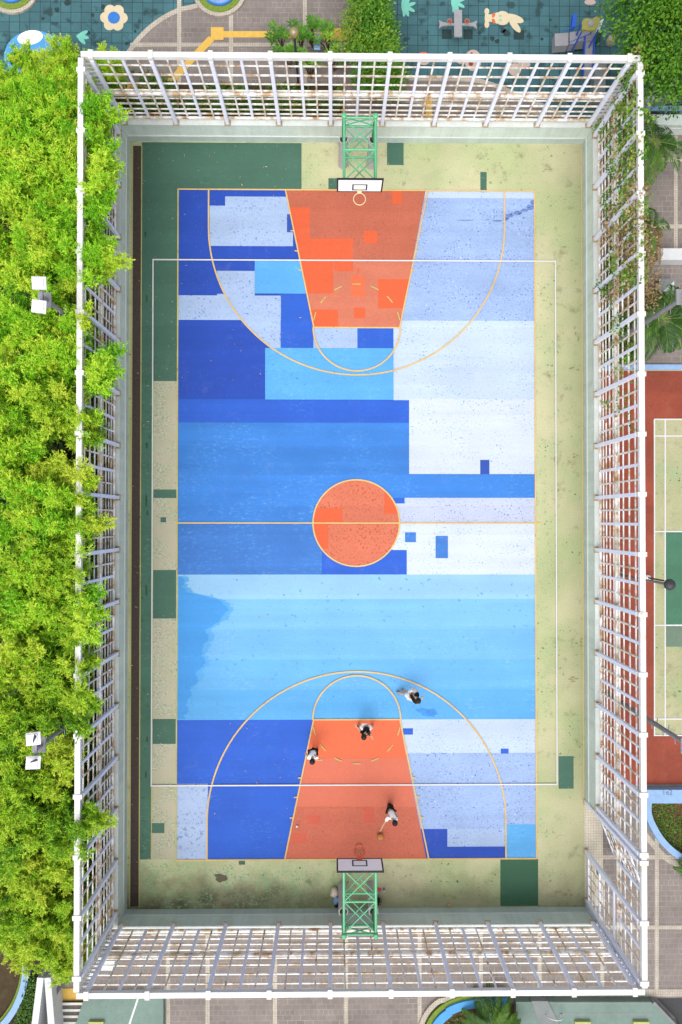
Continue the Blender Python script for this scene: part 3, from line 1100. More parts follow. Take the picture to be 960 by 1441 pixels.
def lattice_fence(label, a, b, nin, posts, e0, e1, low=None, brk=()):
    """a->b fence line; nin: unit vector to the court; posts: distances along; e0/e1: distance of the corners"""
    a, b, n = Vector((*a, 0)), Vector((*b, 0)), Vector((*nin, 0))
    d = (b - a).normalized()
    root = thing('lattice_fence', label, 'fence', (a + b) / 2)
    Zv = Vector((0, 0, 1))

    def P(s, z, o=0.0):
        return a + d * s + n * o + Zv * z

    R = Matrix((d, n, Zv)).transposed()
    m = MB()
    m.beam(P(e0, FT), P(e1, FT), .19, .15)
    m.build('top_rail', M['fence_clean'], root)
    m = MB()
    lows = [i for i in range(len(posts) - 1) if low is None or low(i)]
    m.tube([P(e0, 2.96, .0), P(e1, 2.96, .0)], .066, 10)
    m.build('middle_rail', M['fence_rust'], root)
    m = MB()
    lo_s0 = e0
    lo_s1 = posts[lows[-1] + 1] if (lows and lows[-1] + 1 < len(posts) - 1) else e1
    m.tube([P(lo_s0, 1.46, .02), P(lo_s1, 1.46, .02)], .055, 8)
    m.build('bottom_rail', M['fence_rust'], root)
    for i, s in enumerate(posts):
        wall_here = low is None or (i in lows) or (i - 1 in lows)
        z0 = WH if wall_here else 0.02
        pm = MB()
        pm.beam(P(s, z0, .12), P(s, FT - .06, .12), .13, .12, up=n)
        po = pm.build('post', M['fence_post'], root)
        pm = MB()
        pm.box(P(s, z0 + .012, .13), (.26, .2, .024), mat=R)
        for dx in (-.09, .09):
            pm.box(P(s + dx, z0 + .035, .13), (.03, .03, .03), mat=R)
        pm.build('base_plate', M['plate'], po)
        pm = MB()
        pm.box(P(s, FT + .005, .015), (.16, .30, .20), mat=R)
        pm.build('rail_collar', M['fence_clean'], po)
    ends = [e0] + list(posts) + [e1]
    for i in range(len(ends) - 1):
        s0, s1 = ends[i], ends[i + 1]
        if s1 - s0 < 0.05:
            continue
        corner = i == 0 or i == len(ends) - 2
        for zs, ztop, zbot, up in ((UPZ, FT - .07, 3.02, True), (LOZ, 2.90, 1.5, False)):
            if not up and not corner and (i - 1) not in lows:
                continue
            if not up and corner and i != 0 and lows[-1] + 1 < len(posts) - 1:
                continue
            if not corner and s1 - s0 < .6:
                if up:
                    pm = MB()
                    for k in range(16):
                        z = 1.5 + k * .22
                        pm.box(P((s0 + s1) / 2, z, .04), (s1 - s0 - .13, .05, .07), mat=R)
                    pm.build('lattice_panel', M['fence_lat'], root)
                continue
            pm = MB()
            for z, t in zs:
                pm.beam(P(s0, z, -.02), P(s1, z, -.02), .042, t * 1.1)
            if not corner:
                for q, w in ((.25, .06), (.5, .10), (.75, .06)):
                    s = s0 + (s1 - s0) * q
                    pm.beam(P(s, zbot, .025), P(s, ztop, .025), w, .04 if w < .08 else .06, 1 if w > .08 else 0, up=n)
            else:
                nsl = 9 if up else 6
                for k in range(nsl):   # corner return slats
                    z = zbot + (ztop - zbot) * (k + .5) / nsl
                    pm.beam(P(s0, z, .03), P(s1, z, .03), .06, .07)
                sc = s0 + .03 if i == 0 else s1 - .03
                pm.beam(P(sc, zbot, -.0), P(sc, ztop, -.0), .05, .05, up=n)
            pm.build('lattice_panel', [M['fence_clean'] if corner else M['fence_lat'], M['fence_post']], root)
    return root


FX, FYT, FYB = 9.70, 16.20, -16.05
bx = lambda i: 0.02 + i
# north
px_n = [G(128.5 + 84.06 * i, 84, FT)[0] for i in range(10)]
lattice_fence('rusty white lattice fence in front of the teal playground', (-FX, FYT), (FX, FYT), (0, -1), [x + FX for x in px_n], 0, 2 * FX)
px_s = [G(122.5 + 85.55 * i, 1392, FT)[0] for i in range(10)]
lattice_fence('rusty white lattice fence above the brown paving, in front of the cycad', (FX, FYB), (-FX, FYB), (0, 1), [FX - x for x in px_s[::-1]], 0, 2 * FX)
py_w = [G(117, 100 + 85.0 * i, FT)[1] for i in range(16)]
lattice_fence('white lattice fence with bamboo leaning over its top rail', (-FX, FYT - .13), (-FX, FYB + .13), (1, 0), [FYT - .13 - y for y in py_w], 0.0, FYT - FYB - .26)
py_e = [G(899, 105 + 84.38 * i, FT)[1] for i in range(14)] + [G(899, 1213 + 84.5 * i, FT)[1] for i in range(3)]
lattice_fence('vine-hung white lattice fence with a gateway at one end', (FX, FYT - .13), (FX, FYB + .13), (-1, 0), [FYT - .13 - y for y in py_e], 0.0, FYT - FYB - .26,
              low=lambda i: i < 13)

# gate leaves
def gate_leaf(label, p0, p1, up=2.75):
    p0, p1 = Vector(p0), Vector(p1)
    d = (p1 - p0).normalized()
    root = thing('metal_gate', label, 'gate', p0)
    Zv = Vector((0, 0, 1))
    L = (p1 - p0).length
    m = MB()
    for s in (0.04, L - .04):
        m.beam(p0 + d * s + Zv * .06, p0 + d * s + Zv * up, .08, .08)
    for z in (.12, 1.3, up - .04):
        m.beam(p0 + d * .08 + Zv * z, p0 + d * (L - .08) + Zv * z, .06, .08)
    m.build('gate_frame', M['fence_post'], root)
    m = MB()
    k = max(2, int(L / .36))
    for i in range(1, k):
        s = L * i / k
        m.beam(p0 + d * s + Zv * .17, p0 + d * s + Zv * (up - .09), .035, .035)
    for z in (.5, .9, 1.75, 2.2):
        m.beam(p0 + d * .09 + Zv * z, p0 + d * (L - .09) + Zv * z, .03, .045)
    m.build('gate_bars', M['fence_lat'], root)
    m = MB()
    m.box(p0 + d * (L - .16) + Zv * 1.15, (.08, .14, .2))
    m.build('latch', M['galv'], root)
    return root


gate_leaf('closed white barred gate leaf across the cream tiled gateway', (XW + .1, -15.9, 0), (XW + .1, -13.85, 0))
gate_leaf('open white gate leaf swung out beside the wall end', (XW + .45, -11.85, 0), (XW + 1.15, -13.75, 0))
m = MB()
m.beam((XW + .06, -15.97, 0), (XW + .06, -15.97, 4.97), .10, .10)
tag(m.build('gate_post', M['fence_post']), 'tall grey gate post in the corner beside the closed gate leaf', 'post')


# ------------------------------------------------------------------ basketball stands
def hoop(label, s, rim_mat, net):
    """s=+1: north basket, facing south"""
    root = thing('basketball_hoop', label, 'basketball hoop', (0, s * 15.05, 0))
    HX, ZT, ZB_ = 0.585, 3.44, 2.88
    yp, yb = s * 15.07, s * 12.66
    for sx in (-1, 1):
        pm = MB()
        pm.tube([(sx * HX, yp, 0), (sx * HX, yp, ZT + .02)], .075, 14)
        po = pm.build('pole', M['hoop_green_dk'], root)
        pm = MB()
        pm.tube([(sx * HX, yp, ZT + .02), (sx * HX, yp, ZT + .1)], .098, 14)
        pm.ball((sx * HX, yp, ZT + .1), .098, 14, 5, squash=(1, 1, .35), vmax=.5)
        pm.build('pole_cap', M['hoop_green'], po)
        pm = MB()
        # padded sleeve: U-shaped pad open at the back, black core
        n = 16
        for (r0, r1, z0, z1, mi) in ((.19, .14, 0.0, 1.95, 0),):
            a0 = -PI / 2 if s > 0 else PI / 2
            outer, inner = [], []
            for i in range(n + 1):
                a = a0 - PI * .75 + PI * 1.5 * i / n
                outer.append((sx * HX + r0 * math.cos(a), yp + r0 * math.sin(a)))
                inner.append((sx * HX + r1 * math.cos(a), yp + r1 * math.sin(a)))
            for i in range(n):
                pm.prism([outer[i], outer[i + 1], inner[i + 1], inner[i]], z0, z1, 0)
        pm.tube([(sx * HX, yp, .005), (sx * HX, yp, 1.9)], .138, 16, 1)
        pm.build('pole_padding', [M['pad'], M['padblk']], po)
    m = MB()
    r = .042
    for sx in (-1, 1):
        m.tube([(sx * HX, yp - s * .02, ZT), (sx * HX, yb, ZT)], .052, 10)
        m.tube([(sx * HX, yp, ZB_), (sx * HX, yb, ZB_)], .045, 10)
        m.tube([(sx * HX, yb, ZB_), (sx * HX, yb, ZT)], .04, 8)
        ym = (yp + yb) / 2
        m.tube([(sx * HX, ym, ZB_), (sx * HX, ym, ZT)], .03, 8)
        m.tube([(sx * HX, yp, ZB_), (sx * HX, ym, ZT)], .025, 8)
        m.tube([(sx * HX, ym, ZB_), (sx * HX, yb, ZT)], .025, 8)
    m.build('truss_chord', M['hoop_green'], root)
    m = MB()
    ym = (yp + yb) / 2 + s * -.02
    for z, rr_ in ((ZT, .036), (ZB_, .036)):
        for y in (yp - s * .03, ym, yb + s * .04):
            m.tube([(-HX, y, z), (HX, y, z)], rr_ + .008, 8)
        for (y0, y1) in ((yp - s * .06, ym), (ym, yb + s * .04)):
            m.tube([(-HX, y0, z), (HX, y1, z)], .026, 8)
            m.tube([(HX, y0, z - .015), (-HX, y1, z - .015)], .026, 8)
    m.tube([(-HX, yp, ZB_), (HX, yp, ZT)], .024, 8)
    m.tube([(HX, yp, ZB_), (-HX, yp, ZT)], .024, 8)
    m.build('cross_brace', M['hoop_green'], root)
    # board
    BW, B0, B1 = 1.70, 2.92, 3.87
    yf = s * 12.55
    m = MB()
    m.box((0, yf, (B0 + B1) / 2), (BW, .045, B1 - B0))
    bo = m.build('backboard', M['board'], root)
    m = MB()
    e = .055
    yq = yf
    for (cx, cz, w, h) in ((0, B1 - e / 2 + .004, BW + .01, e), (0, B0 + e / 2 - .004, BW + .01, e), (-BW / 2 + e / 2 - .004, (B0 + B1) / 2, e, B1 - B0 - 2 * e), (BW / 2 - e / 2 + .004, (B0 + B1) / 2, e, B1 - B0 - 2 * e)):
        m.box((cx, yq, cz), (w, .053, h))
    m.build('board_border', M['black'], bo)
    m = MB()
    tw, z0, z1 = .56, 3.08, 3.47
    for (cx, cz, w, h) in ((0, z1, tw, .05), (0, z0, tw, .05), (-tw / 2 + .025, (z0 + z1) / 2, .05, z1 - z0 - .05), (tw / 2 - .025, (z0 + z1) / 2, .05, z1 - z0 - .05)):
        m.box((cx, yf - s * .024, cz), (w, .008, h))
    m.build('target_square', M['black'], bo)
    # rim
    m = MB()
    rc = Vector((0, yf - s * .36, 3.05))
    pts = [rc + Vector((math.cos(2 * PI * i / 28) * .225, math.sin(2 * PI * i / 28) * .225, 0)) for i in range(29)]
    m.tube(pts, .017, 8, caps=False)
    m.box((0, yf - s * .085, 3.05), (.16, .11, .03))
    m.box((0, yf - s * .03, 3.02), (.2, .02, .12))
    ri = m.build('rim', rim_mat, root)
    if net:
        m = MB()
        for k in range(12):
            a = 2 * PI * k / 12
            for sg in (-1, 1):
                pp_ = []
                for j in range(6):
                    t = j / 5
                    aa = a + sg * t * PI / 4
                    rad = .222 - .095 * t
                    pp_.append(rc + Vector((math.cos(aa) * rad, math.sin(aa) * rad, -.42 * t)))
                m.tube(pp_, .0055, 4, caps=False)
        m.build('net', M['net'], ri)
    return root


hoop('green truss basketball stand with a bare cream rim', 1, M['rim_c'], False)
hoop('green truss basketball stand with an orange rim and ragged net', -1, M['rim_o'], True)

# ------------------------------------------------------------------ people
def skin_mesh(name, verts, radii, edges, mat, parent, levels=2, off=Vector((0, 0, 0))):
    me = bpy.data.meshes.new(name)
    me.from_pydata([tuple(Vector(v) - off) for v in verts], edges, [])
    o = bpy.data.objects.new(name, me)
    COL.objects.link(o)
    md = o.modifiers.new('skin', 'SKIN')
    md.use_smooth_shade = True
    md.branch_smoothing = 0.4
    sv = me.skin_vertices[0].data
    for i, r in enumerate(radii):
        sv[i].radius = (r, r) if not isinstance(r, tuple) else r
        sv[i].use_root = (i == 0)
    ss = o.modifiers.new('sub', 'SUBSURF')
    ss.levels = ss.render_levels = levels
    dg = bpy.context.evaluated_depsgraph_get()
    dg.update()
    ev = o.evaluated_get(dg)
    nm = bpy.data.meshes.new_from_object(ev)
    bpy.data.objects.remove(o)
    bpy.data.meshes.remove(me)
    nm.name = name
    nm.materials.clear()
    nm.materials.append(mat)
    for p in nm.polygons:
        p.use_smooth = True
    return link(name, nm, parent)


class Fig:
    def __init__(self):
        self.v, self.r, self.e, self.ix = [], [], [], {}

    def add(self, nm, p, r, to=None):
        self.ix[nm] = len(self.v)
        self.v.append(Vector(p))
        self.r.append(r)
        if to is not None:
            self.e.append((self.ix[to], self.ix[nm]))

    def chain(self, start, pts):
        prev = start
        for nm, p, r in pts:
            self.add(nm, p, r, prev)
            prev = nm


def person(label, J, face, shirt, shorts, shoes, long_leg=False, sleeve=.55):
    """J: joints in world metres; face: 2-D unit direction the person looks"""
    V = {k: Vector(p) for k, p in J.items()}
    foot_mid = (V['fl'] + V['fr']) / 2
    loc = Vector((foot_mid.x, foot_mid.y, 0))
    root = thing('person', label, 'person', loc)
    fd = Vector((face[0], face[1], 0)).normalized()
    side = Vector((0, 0, 1)).cross(fd)           # person's left
    F = Fig()
    pel, ch, nk, hd = V['pelvis'], V['chest'], V['neck'], V['head']
    F.add('pelvis', pel, .125)
    F.chain('pelvis', [('waist', pel.lerp(ch, .5), .115), ('chest', ch, .135), ('neck0', ch.lerp(nk, .75), .085), ('neck', nk, .055),
                       ('jaw', nk.lerp(hd, .55) + fd * .015, .075), ('head', hd, .095), ('crown', hd + (hd - nk).normalized() * .085, .07)])
    nose = hd + fd * .10 - Vector((0, 0, .02))
    F.add('nose', nose, .014, 'head')
    for sd, s in (('l', 1), ('r', -1)):
        hip = pel + side * (s * .095) - Vector((0, 0, .05))
        kn, an = V['k' + sd], V['f' + sd] + Vector((0, 0, .085))
        F.chain('pelvis', [('hip' + sd, hip, .092), ('th' + sd, hip.lerp(kn, .5), .078), ('kn' + sd, kn, .056), ('cf' + sd, kn.lerp(an, .4), .056), ('an' + sd, an, .038)])
        td = V.get('t' + sd)
        td = (td - V['f' + sd]).normalized() if td else fd
        F.chain('an' + sd, [('bl' + sd, V['f' + sd] + Vector((0, 0, .04)) + td * .1, .036), ('to' + sd, V['f' + sd] + Vector((0, 0, .03)) + td * .18, .026)])
        sh = ch.lerp(nk, .55) + side * (s * .175)
        el, ha = V['e' + sd], V['h' + sd]
        wr = ha + (el - ha).normalized() * .09
        F.chain('chest', [('sh' + sd, sh, .062), ('ua' + sd, sh.lerp(el, .5), .048), ('el' + sd, el, .038), ('fa' + sd, el.lerp(wr, .4), .036), ('wr' + sd, wr, .026), ('pa' + sd, ha, .034)])
        ad = (ha - wr).normalized()
        ac = ad.cross(Vector((0, 0, 1)))
        if ac.length < .1:
            ac = side.copy()
        ac.normalize()
        cu = ac.cross(ad).normalized()
        for q, (o, ln) in enumerate(((-.027, .062), (-.009, .072), (.009, .068), (.027, .054))):
            b = ha + ac * o + ad * .03
            F.chain('pa' + sd, [('f%s%d' % (sd, q), b, .0095), ('g%s%d' % (sd, q), b + ad * ln * .55 - cu * .008, .0085), ('i%s%d' % (sd, q), b + ad * ln - cu * .028, .0072)])
        b = ha - ad * .015 + ac * (.036 * s)
        F.chain('pa' + sd, [('u%s' % sd, b, .011), ('v%s' % sd, b + ac * (.025 * s) + ad * .03, .009)])
    skin_mesh('body', F.v, F.r, F.e, M['skin'], root, 1, loc)
    g = F.v
    ix = F.ix
    # shirt
    S = Fig()
    S.add('a', pel + (ch - pel) * .02, .154)
    S.chain('a', [('b', pel.lerp(ch, .5), .148), ('c', ch, .168), ('d', ch.lerp(nk, .8), .085)])
    for sd in 'lr':
        sh, el = g[ix['sh' + sd]], g[ix['el' + sd]]
        S.chain('c', [('s' + sd, sh, .085), ('t' + sd, sh.lerp(el, sleeve), .068)])
    skin_mesh('shirt', S.v, S.r, S.e, shirt, root, 1, loc)
    S = Fig()
    S.add('a', pel + Vector((0, 0, .06)), .148)
    for sd in 'lr':
        hp, kn, an = g[ix['hip' + sd]], g[ix['kn' + sd]], g[ix['an' + sd]]
        if long_leg:
            S.chain('a', [('h' + sd, hp, .115), ('k' + sd, kn, .078), ('n' + sd, kn.lerp(an, .85), .058)])
        else:
            S.chain('a', [('h' + sd, hp, .115), ('k' + sd, hp.lerp(kn, .9), .098)])
    skin_mesh('trousers' if long_leg else 'shorts', S.v, S.r, S.e, shorts, root, 1, loc)
    for sd in 'lr':
        S = Fig()
        an, bl, to = g[ix['an' + sd]], g[ix['bl' + sd]], g[ix['to' + sd]]
        S.add('a', an + Vector((0, 0, .0)), .052)
        S.chain('a', [('b', bl, .05), ('c', to + (to - bl).normalized() * .03, .038)])
        skin_mesh('shoe', S.v, S.r, S.e, shoes, root, 1, loc)
    m = MB()
    up = (hd - nk).normalized()
    R = Vector((0, 0, 1)).rotation_difference((up * 1.0 - fd * .28).normalized()).to_matrix()
    hm = MB()
    hm.ball((0, 0, 0), .118, 18, 9, squash=(.94, 1.04, 1.02), vmax=.58)
    hm.v = [tuple(R @ Vector(v) + hd + up * .02 - fd * .008) for v in hm.v]
    hm.build('hair', M['hair'], root)
    for s in (-1, 1):
        em = MB()
        em.ball(hd + fd * .088 + side * (s * .034) + Vector((0, 0, .012)), .012, 8, 5)
        em.build('eye', M['eye'], root)
        em = MB()
        em.ball(hd + side * (s * .098) - Vector((0, 0, .01)), .03, 8, 6, squash=(.5, .8, 1.1))
        em.build('ear', M['skin'], root)
    return root


P3 = G3
person('player in a black shirt and white shorts striding across the sky-blue band',
       dict(fl=P3(564.5, 970.5, .0), fr=P3(558, 973.5, .0), kl=P3(574.5, 973, .47), kr=P3(569.5, 976.5, .45), pelvis=P3(579.5, 979, .88), chest=P3(584.5, 980.5, 1.22),
            neck=P3(587, 983, 1.43), head=P3(588.8, 985.8, 1.57), el=P3(584, 969.5, 1.28), hl=P3(579.5, 968.5, 1.12), er=P3(589, 990, 1.05), hr=P3(594.5, 982, 1.02)),
       (.9, -.35), M['cl_black'], M['cl_white'], M['shoe_blk'])
person('player in a black shirt spreading arms below the free-throw line',
       dict(fl=P3(524, 1019, 0), fr=P3(505, 1018, 0), kl=P3(523, 1023.5, .45), kr=P3(507.5, 1023, .45), pelvis=P3(515.5, 1024.5, .84), chest=P3(515.5, 1030, 1.20),
            neck=P3(513.5, 1033.5, 1.42), head=P3(512.3, 1037, 1.55), el=P3(523, 1036, 1.15), hl=P3(524.8, 1040, .98), er=P3(505.5, 1026, 1.22), hr=P3(501, 1021.5, 1.18)),
       (-.2, -1), M['cl_black'], M['cl_white'], M['shoe_blk'])
person('player in a white shirt and dark shorts guarding the edge of the key',
       dict(fl=P3(446, 1051.5, 0), fr=P3(440.5, 1052, 0), kl=P3(445, 1056, .46), kr=P3(439.5, 1056.5, .46), pelvis=P3(440.5, 1058.5, .90), chest=P3(439.8, 1063.5, 1.25),
            neck=P3(439.7, 1068, 1.47), head=P3(439.6, 1071.5, 1.61), el=P3(446, 1069.5, 1.2), hl=P3(453, 1069, 1.12), er=P3(433, 1064, 1.2), hr=P3(430.5, 1060, 1.05)),
       (.1, -1), M['cl_white'], M['cl_black'], M['shoe_blk'])
person('player in a white shirt and black trousers bending to dribble the ball',
       dict(fl=P3(551.5, 1131, 0), fr=P3(547.8, 1128.5, 0), kl=P3(552, 1137.5, .46), kr=P3(549.5, 1136.5, .46), pelvis=P3(550.5, 1142, .84), chest=P3(550.5, 1149, 1.12),
            neck=P3(553.5, 1154.5, 1.33), head=P3(555.5, 1158, 1.47), el=P3(559.5, 1150, 1.0), hl=P3(556, 1144, .88), er=P3(540.3, 1159.5, 1.0), hr=P3(535.6, 1168.5, .80)),
       (-.35, -1), M['cl_white'], M['cl_black'], M['shoe_blk'], long_leg=True)

# ball
bp = G3(535.4, 1177, .122)
root = thing('basketball', 'tan orange basketball beside the bending player in white', 'ball', (bp.x, bp.y, .026))
m = MB()
m.ball(bp + Vector((0, 0, .026)), .122, 24, 16)
m.build('ball_cover', M['ballmat'], root)
m = MB()
for ax in range(3):
    pts = []
    for i in range(25):
        a = 2 * PI * i / 24
        c, s_ = math.cos(a) * .1215, math.sin(a) * .1215
        pts.append(bp + Vector((0, 0, .026)) + Vector(((c, s_, 0), (0, c, s_), (c, 0, s_))[ax]))
    m.tube(pts, .003, 4, caps=False)
m.build('ball_seam', M['black'], root)

# belongings and litter by the stands
def soft_lump(name, label, cat, c, s, mat, seed, z0=None):
    r2 = random.Random(seed)
    m = MB()
    m.ball((0, 0, 0), 1.0, 14, 9)
    vs = []
    ph = [r2.uniform(0, 6) for _ in range(4)]
    zb = z0 if z0 is not None else .05
    for v in m.v:
        q = 1 + .16 * math.sin(3 * v[0] + ph[0]) * math.cos(3.4 * v[1] + ph[1]) + .08 * math.sin(6 * v[2] + ph[2] + 4 * v[0])
        vs.append((c[0] + v[0] * s[0] * q, c[1] + v[1] * s[1] * q, zb + max(.0, s[2] + v[2] * s[2] * q)))
    m.v = vs
    return m.build(name, mat)


# clothes heap left of the south pole
x, y = G(470.5, 1255, .15)
tag(soft_lump('canvas_bag', 'cream cloth bag slumped beside the padded pole', 'bag', (x, y), (.16, .2, .16), M['cream'], 1, .036), 'cream cloth bag slumped beside the padded pole', 'bag')
x, y = G(473, 1267, .1)
tag(soft_lump('towel', '', '', (x, y), (.12, .16, .07), M['cl_blue'], 2, .036), 'light blue towel folded below the cream bag', 'towel')
for i, (qx, qy) in enumerate(((472.5, 1274), (475.5, 1274.5))):
    x, y = G(qx, qy, .05)
    root = thing('shoe', 'pair-less black shoe left at the wall foot by the pole', 'shoe', (x, y, 0), 'black shoes at the wall foot')
    m = MB()
    m.ball((x, y - .02, .05), .05, 10, 6, squash=(.8, 1.3, .8))
    m.ball((x, y + .09, .045), .045, 10, 6, squash=(.85, 1.6, .75))
    m.build('upper', M['shoe_blk'], root)
    m = MB()
    m.box((x, y + .04, .012), (.09, .3, .02))
    m.build('sole', M['black'], root)


def bottle(label, px, py, mat):
    x, y = G(px, py, .1)
    root = thing('water_bottle', label, 'bottle', (x, y, 0))
    m = MB()
    m.tube([(x, y, .0), (x, y, .15), (x, y, .18), (x, y, .2)], [.035, .035, .022, .015], 12)
    m.build('bottle_body', mat, root)
    m = MB()
    m.tube([(x, y, .2), (x, y, .225)], .018, 10)
    m.build('bottle_cap', M['lampwhite'], root)


bottle('blue water bottle standing by the black shoes', 477, 1279.5 - 4, M['bluepl'])
bottle('blue water bottle standing alone right of the padded poles', 540.5, 1252, M['bluepl'])
x, y = G(530, 1268, .2)
root = thing('backpack', 'black backpack propped against the padded pole', 'backpack', (x, y, 0))
o = soft_lump('bag_body', '', '', (0, 0), (.14, .2, .2), M['cl_black'], 5, .0)
o.parent = root
m = MB()
for s_ in (-1, 1):
    m.tube([(x + .1, y + s_ * .07, .1), (x + .2, y + s_ * .08, .2), (x + .17, y + s_ * .07, .34), (x + .05, y + s_ * .05, .38)], .015, 6)
m.build('strap', M['black'], root)
x, y = G(528.5, 1259, .2)
tag(soft_lump('t_shirt', '', '', (x, y), (.13, .12, .05), M['cl_blue'], 6, .036), 'pale blue t-shirt bundled next to the red cap', 't-shirt')
x, y = G(531.5, 1253.5, .1)
root = thing('cap', 'red cap lying beside the black backpack', 'cap', (x, y, 0))
m = MB()
m.ball((x, y, .01), .095, 16, 7, squash=(1, 1.05, .95), vmax=.5)
m.build('crown', M['redplastic'], root)
m = MB()
m.prism([(x + .07, y - .07), (x + .15, y - .05), (x + .18, y), (x + .15, y + .05), (x + .07, y + .07)], .006, .02)
m.build('visor', M['redplastic'], root)
x, y = G(632, 1273.5, .03)
tag(soft_lump('food_wrapper', '', '', (x, y), (.09, .07, .03), M['paperor'], 8, .002), 'crumpled orange food wrapper at the foot of the wall', 'wrapper')
x, y = G(418, 1162.5, .03)
tag(soft_lump('paper_cup', '', '', (x, y), (.05, .045, .03), M['paperw'], 9, .04), 'crushed white paper cup on the dusty red key', 'cup')


# ------------------------------------------------------------------ floodlight masts, lamps, net post
def floodmast(label, base, top_px, arm, heads):
    zt = 6.9
    b = Vector((*base, 0))
    t = G3(*top_px, zt)
    t = Vector((b.x + (t.x - b.x) * 1, b.y + (t.y - b.y) * 1, zt))
    root = thing('floodlight_mast', label, 'floodlight', b)
    m = MB()
    m.tube([b, b.lerp(t, .5), t], [.11, .09, .07], 12)
    pole = m.build('pole', M['galv'], root)
    m = MB()
    for i in range(9):
        z = 2.2 + i * .42
        p = b.lerp(t, z / zt)
        sx = 1 if i % 2 else -1
        m.beam(p, p + Vector((.02, sx * .26, .0)), .022, .022)
    m.build('climbing_step', M['galv'], pole)
    m = MB()
    m.box(t + Vector((-.08, 0, -.35)), (.42, .5, .06))
    m.build('platform', M['playgrey'], root)
    m = MB()
    m.beam(t + Vector((0, -.55, .05)), t + Vector((0, .55, .05)), .07, .07)
    m.build('cross_arm', M['galv'], root)
    for q, dy in enumerate((-.37, .37)):
        hm = MB()
        R = Matrix.Rotation(math.radians(14), 3, 'Y') @ Matrix.Rotation(math.radians(3 * (q * 2 - 1)), 3, 'Z')
        c = t + Vector((-.02, dy, .2))
        hm.box(c, (.42, .39, .10), mat=R)
        hm.box(c + Vector((-.02, 0, .07)), (.33, .31, .06), mat=R)
        h = hm.build('floodlight_head', M['lampwhite'], root)
        hm = MB()
        for sy in (-.21, .21):
            hm.beam(c + R @ Vector((0, sy, -.02)), t + Vector((0, dy + sy * .9, .05)), .03, .012)
        hm.build('bracket', M['galv'], h)
        hm = MB()
        hm.box(c - R @ Vector((0, 0, .055)), (.40, .36, .012), mat=R)
        hm.build('lens', M['glass'], h)
    return root


def mast_base(px, py):
    return G(px, py, 0)


def vertical_mast(label, top):
    x, y = G(*top, 6.9)
    return floodmast(label, (x, y), top, None, None)


vertical_mast('twin-headed floodlight mast rising through the bamboo near the top', (60, 418))
vertical_mast('twin-headed floodlight mast with birds on its heads, through the lower bamboo', (52, 1053))
vertical_mast('galvanised floodlight mast leaning across the fan palm fronds', (972, 413))
vertical_mast('galvanised floodlight mast over the corner of the badminton court', (979, 1055))


def bird(px, py, z, rz):
    x, y = G(px, py, z)
    root = thing('bird', 'grey pigeon perched on a white floodlight head', 'bird', (x, y, z), 'pigeons on the floodlight')
    F = Fig()
    d = Vector((math.cos(rz), math.sin(rz), 0))
    b = Vector((x, y, z))
    F.add('b', b + Vector((0, 0, .11)), .055)
    F.chain('b', [('c', b + d * .07 + Vector((0, 0, .14)), .045), ('n', b + d * .1 + Vector((0, 0, .19)), .024), ('h', b + d * .115 + Vector((0, 0, .215)), .026), ('k', b + d * .15 + Vector((0, 0, .21)), .007)])
    F.chain('b', [('t', b - d * .09 + Vector((0, 0, .09)), .03), ('u', b - d * .18 + Vector((0, 0, .07)), .018)])
    side = Vector((-d.y, d.x, 0))
    for s in (-1, 1):
        F.chain('b', [('l%d' % s, b + side * s * .022 + Vector((0, 0, .05)), .008), ('m%d' % s, b + side * s * .022 + Vector((0, 0, .006)), .006)])
    skin_mesh('body', F.v, F.r, F.e, M['lampgrey'], root, 1, b)


bird(51, 1036.5, 7.2, 1.2)
bird(51.5, 1068.5, 7.2, .4)

# disc street lamp
x, y = G(944, 823, 4.2)
root = thing('street_lamp', 'grey street lamp with a round dark shade above the green badminton half', 'street lamp', (x, y, ZG))
m = MB()
m.tube([(x, y, ZG), (x, y, .5), (x, y, 4.1)], [.075, .055, .045], 12)
m.tube([(x, y, ZG), (x, y, ZG + .04)], .16, 14)
m.build('pole', M['galv'], root)
m = MB()
m.tube([(x, y, 4.08), (x, y, 4.16), (x, y, 4.24), (x, y, 4.28)], [.20, .205, .14, .03], 24)
sh = m.build('lamp_shade', M['lampgrey'], root)
m = MB()
m.ball((x, y, 4.06), .11, 14, 6, squash=(1, 1, .7))
m.build('bulb_cover', M['glass'], root)
# globe lamp
x, y = G(414, 46, 3.4)
root = thing('globe_lamp', 'amber glass globe lamp among the rosette shrubs by the yellow path', 'street lamp', (x, y, ZG))
m = MB()
m.tube([(x, y, ZG), (x, y, 3.2)], .045, 12)
m.tube([(x, y, 3.15), (x, y, 3.24)], .08, 12)
m.build('pole', M['lampgrey'], root)
m = MB()
m.ball((x, y, 3.4), .19, 24, 14)
m.build('globe', M['glass'], root)
m = MB()
m.ball((x, y, 3.565), .05, 12, 6, squash=(1, 1, .5))
m.build('globe_cap', M['lampwhite'], root)
# badminton net post
x, y = G(911.5, 813, 0)
root = thing('net_post', 'badminton net post on a white round base beside the sideline', 'post', (x, y, ZG))
m = MB()
m.tube([(x, y, 0), (x, y, 1.5)], .035, 10)
m.build('pole', M['bark'], root)
m = MB()
m.tube([(x, y, ZG), (x, y, ZG + .1), (x, y, ZG + .14)], [.13, .12, .06], 16)
m.build('base', M['lampwhite'], root)
m = MB()
m.ball((x, y, 1.53), .045, 10, 6)
m.build('knob', M['lampwhite'], root)

# ------------------------------------------------------------------ planters, kerbs, outside structures
def disc_pts(px, py, r, n=40, z=0):
    x, y = G(px, py, z)
    return [(x + r * math.cos(2 * PI * i / n), y + r * math.sin(2 * PI * i / n)) for i in range(n)]


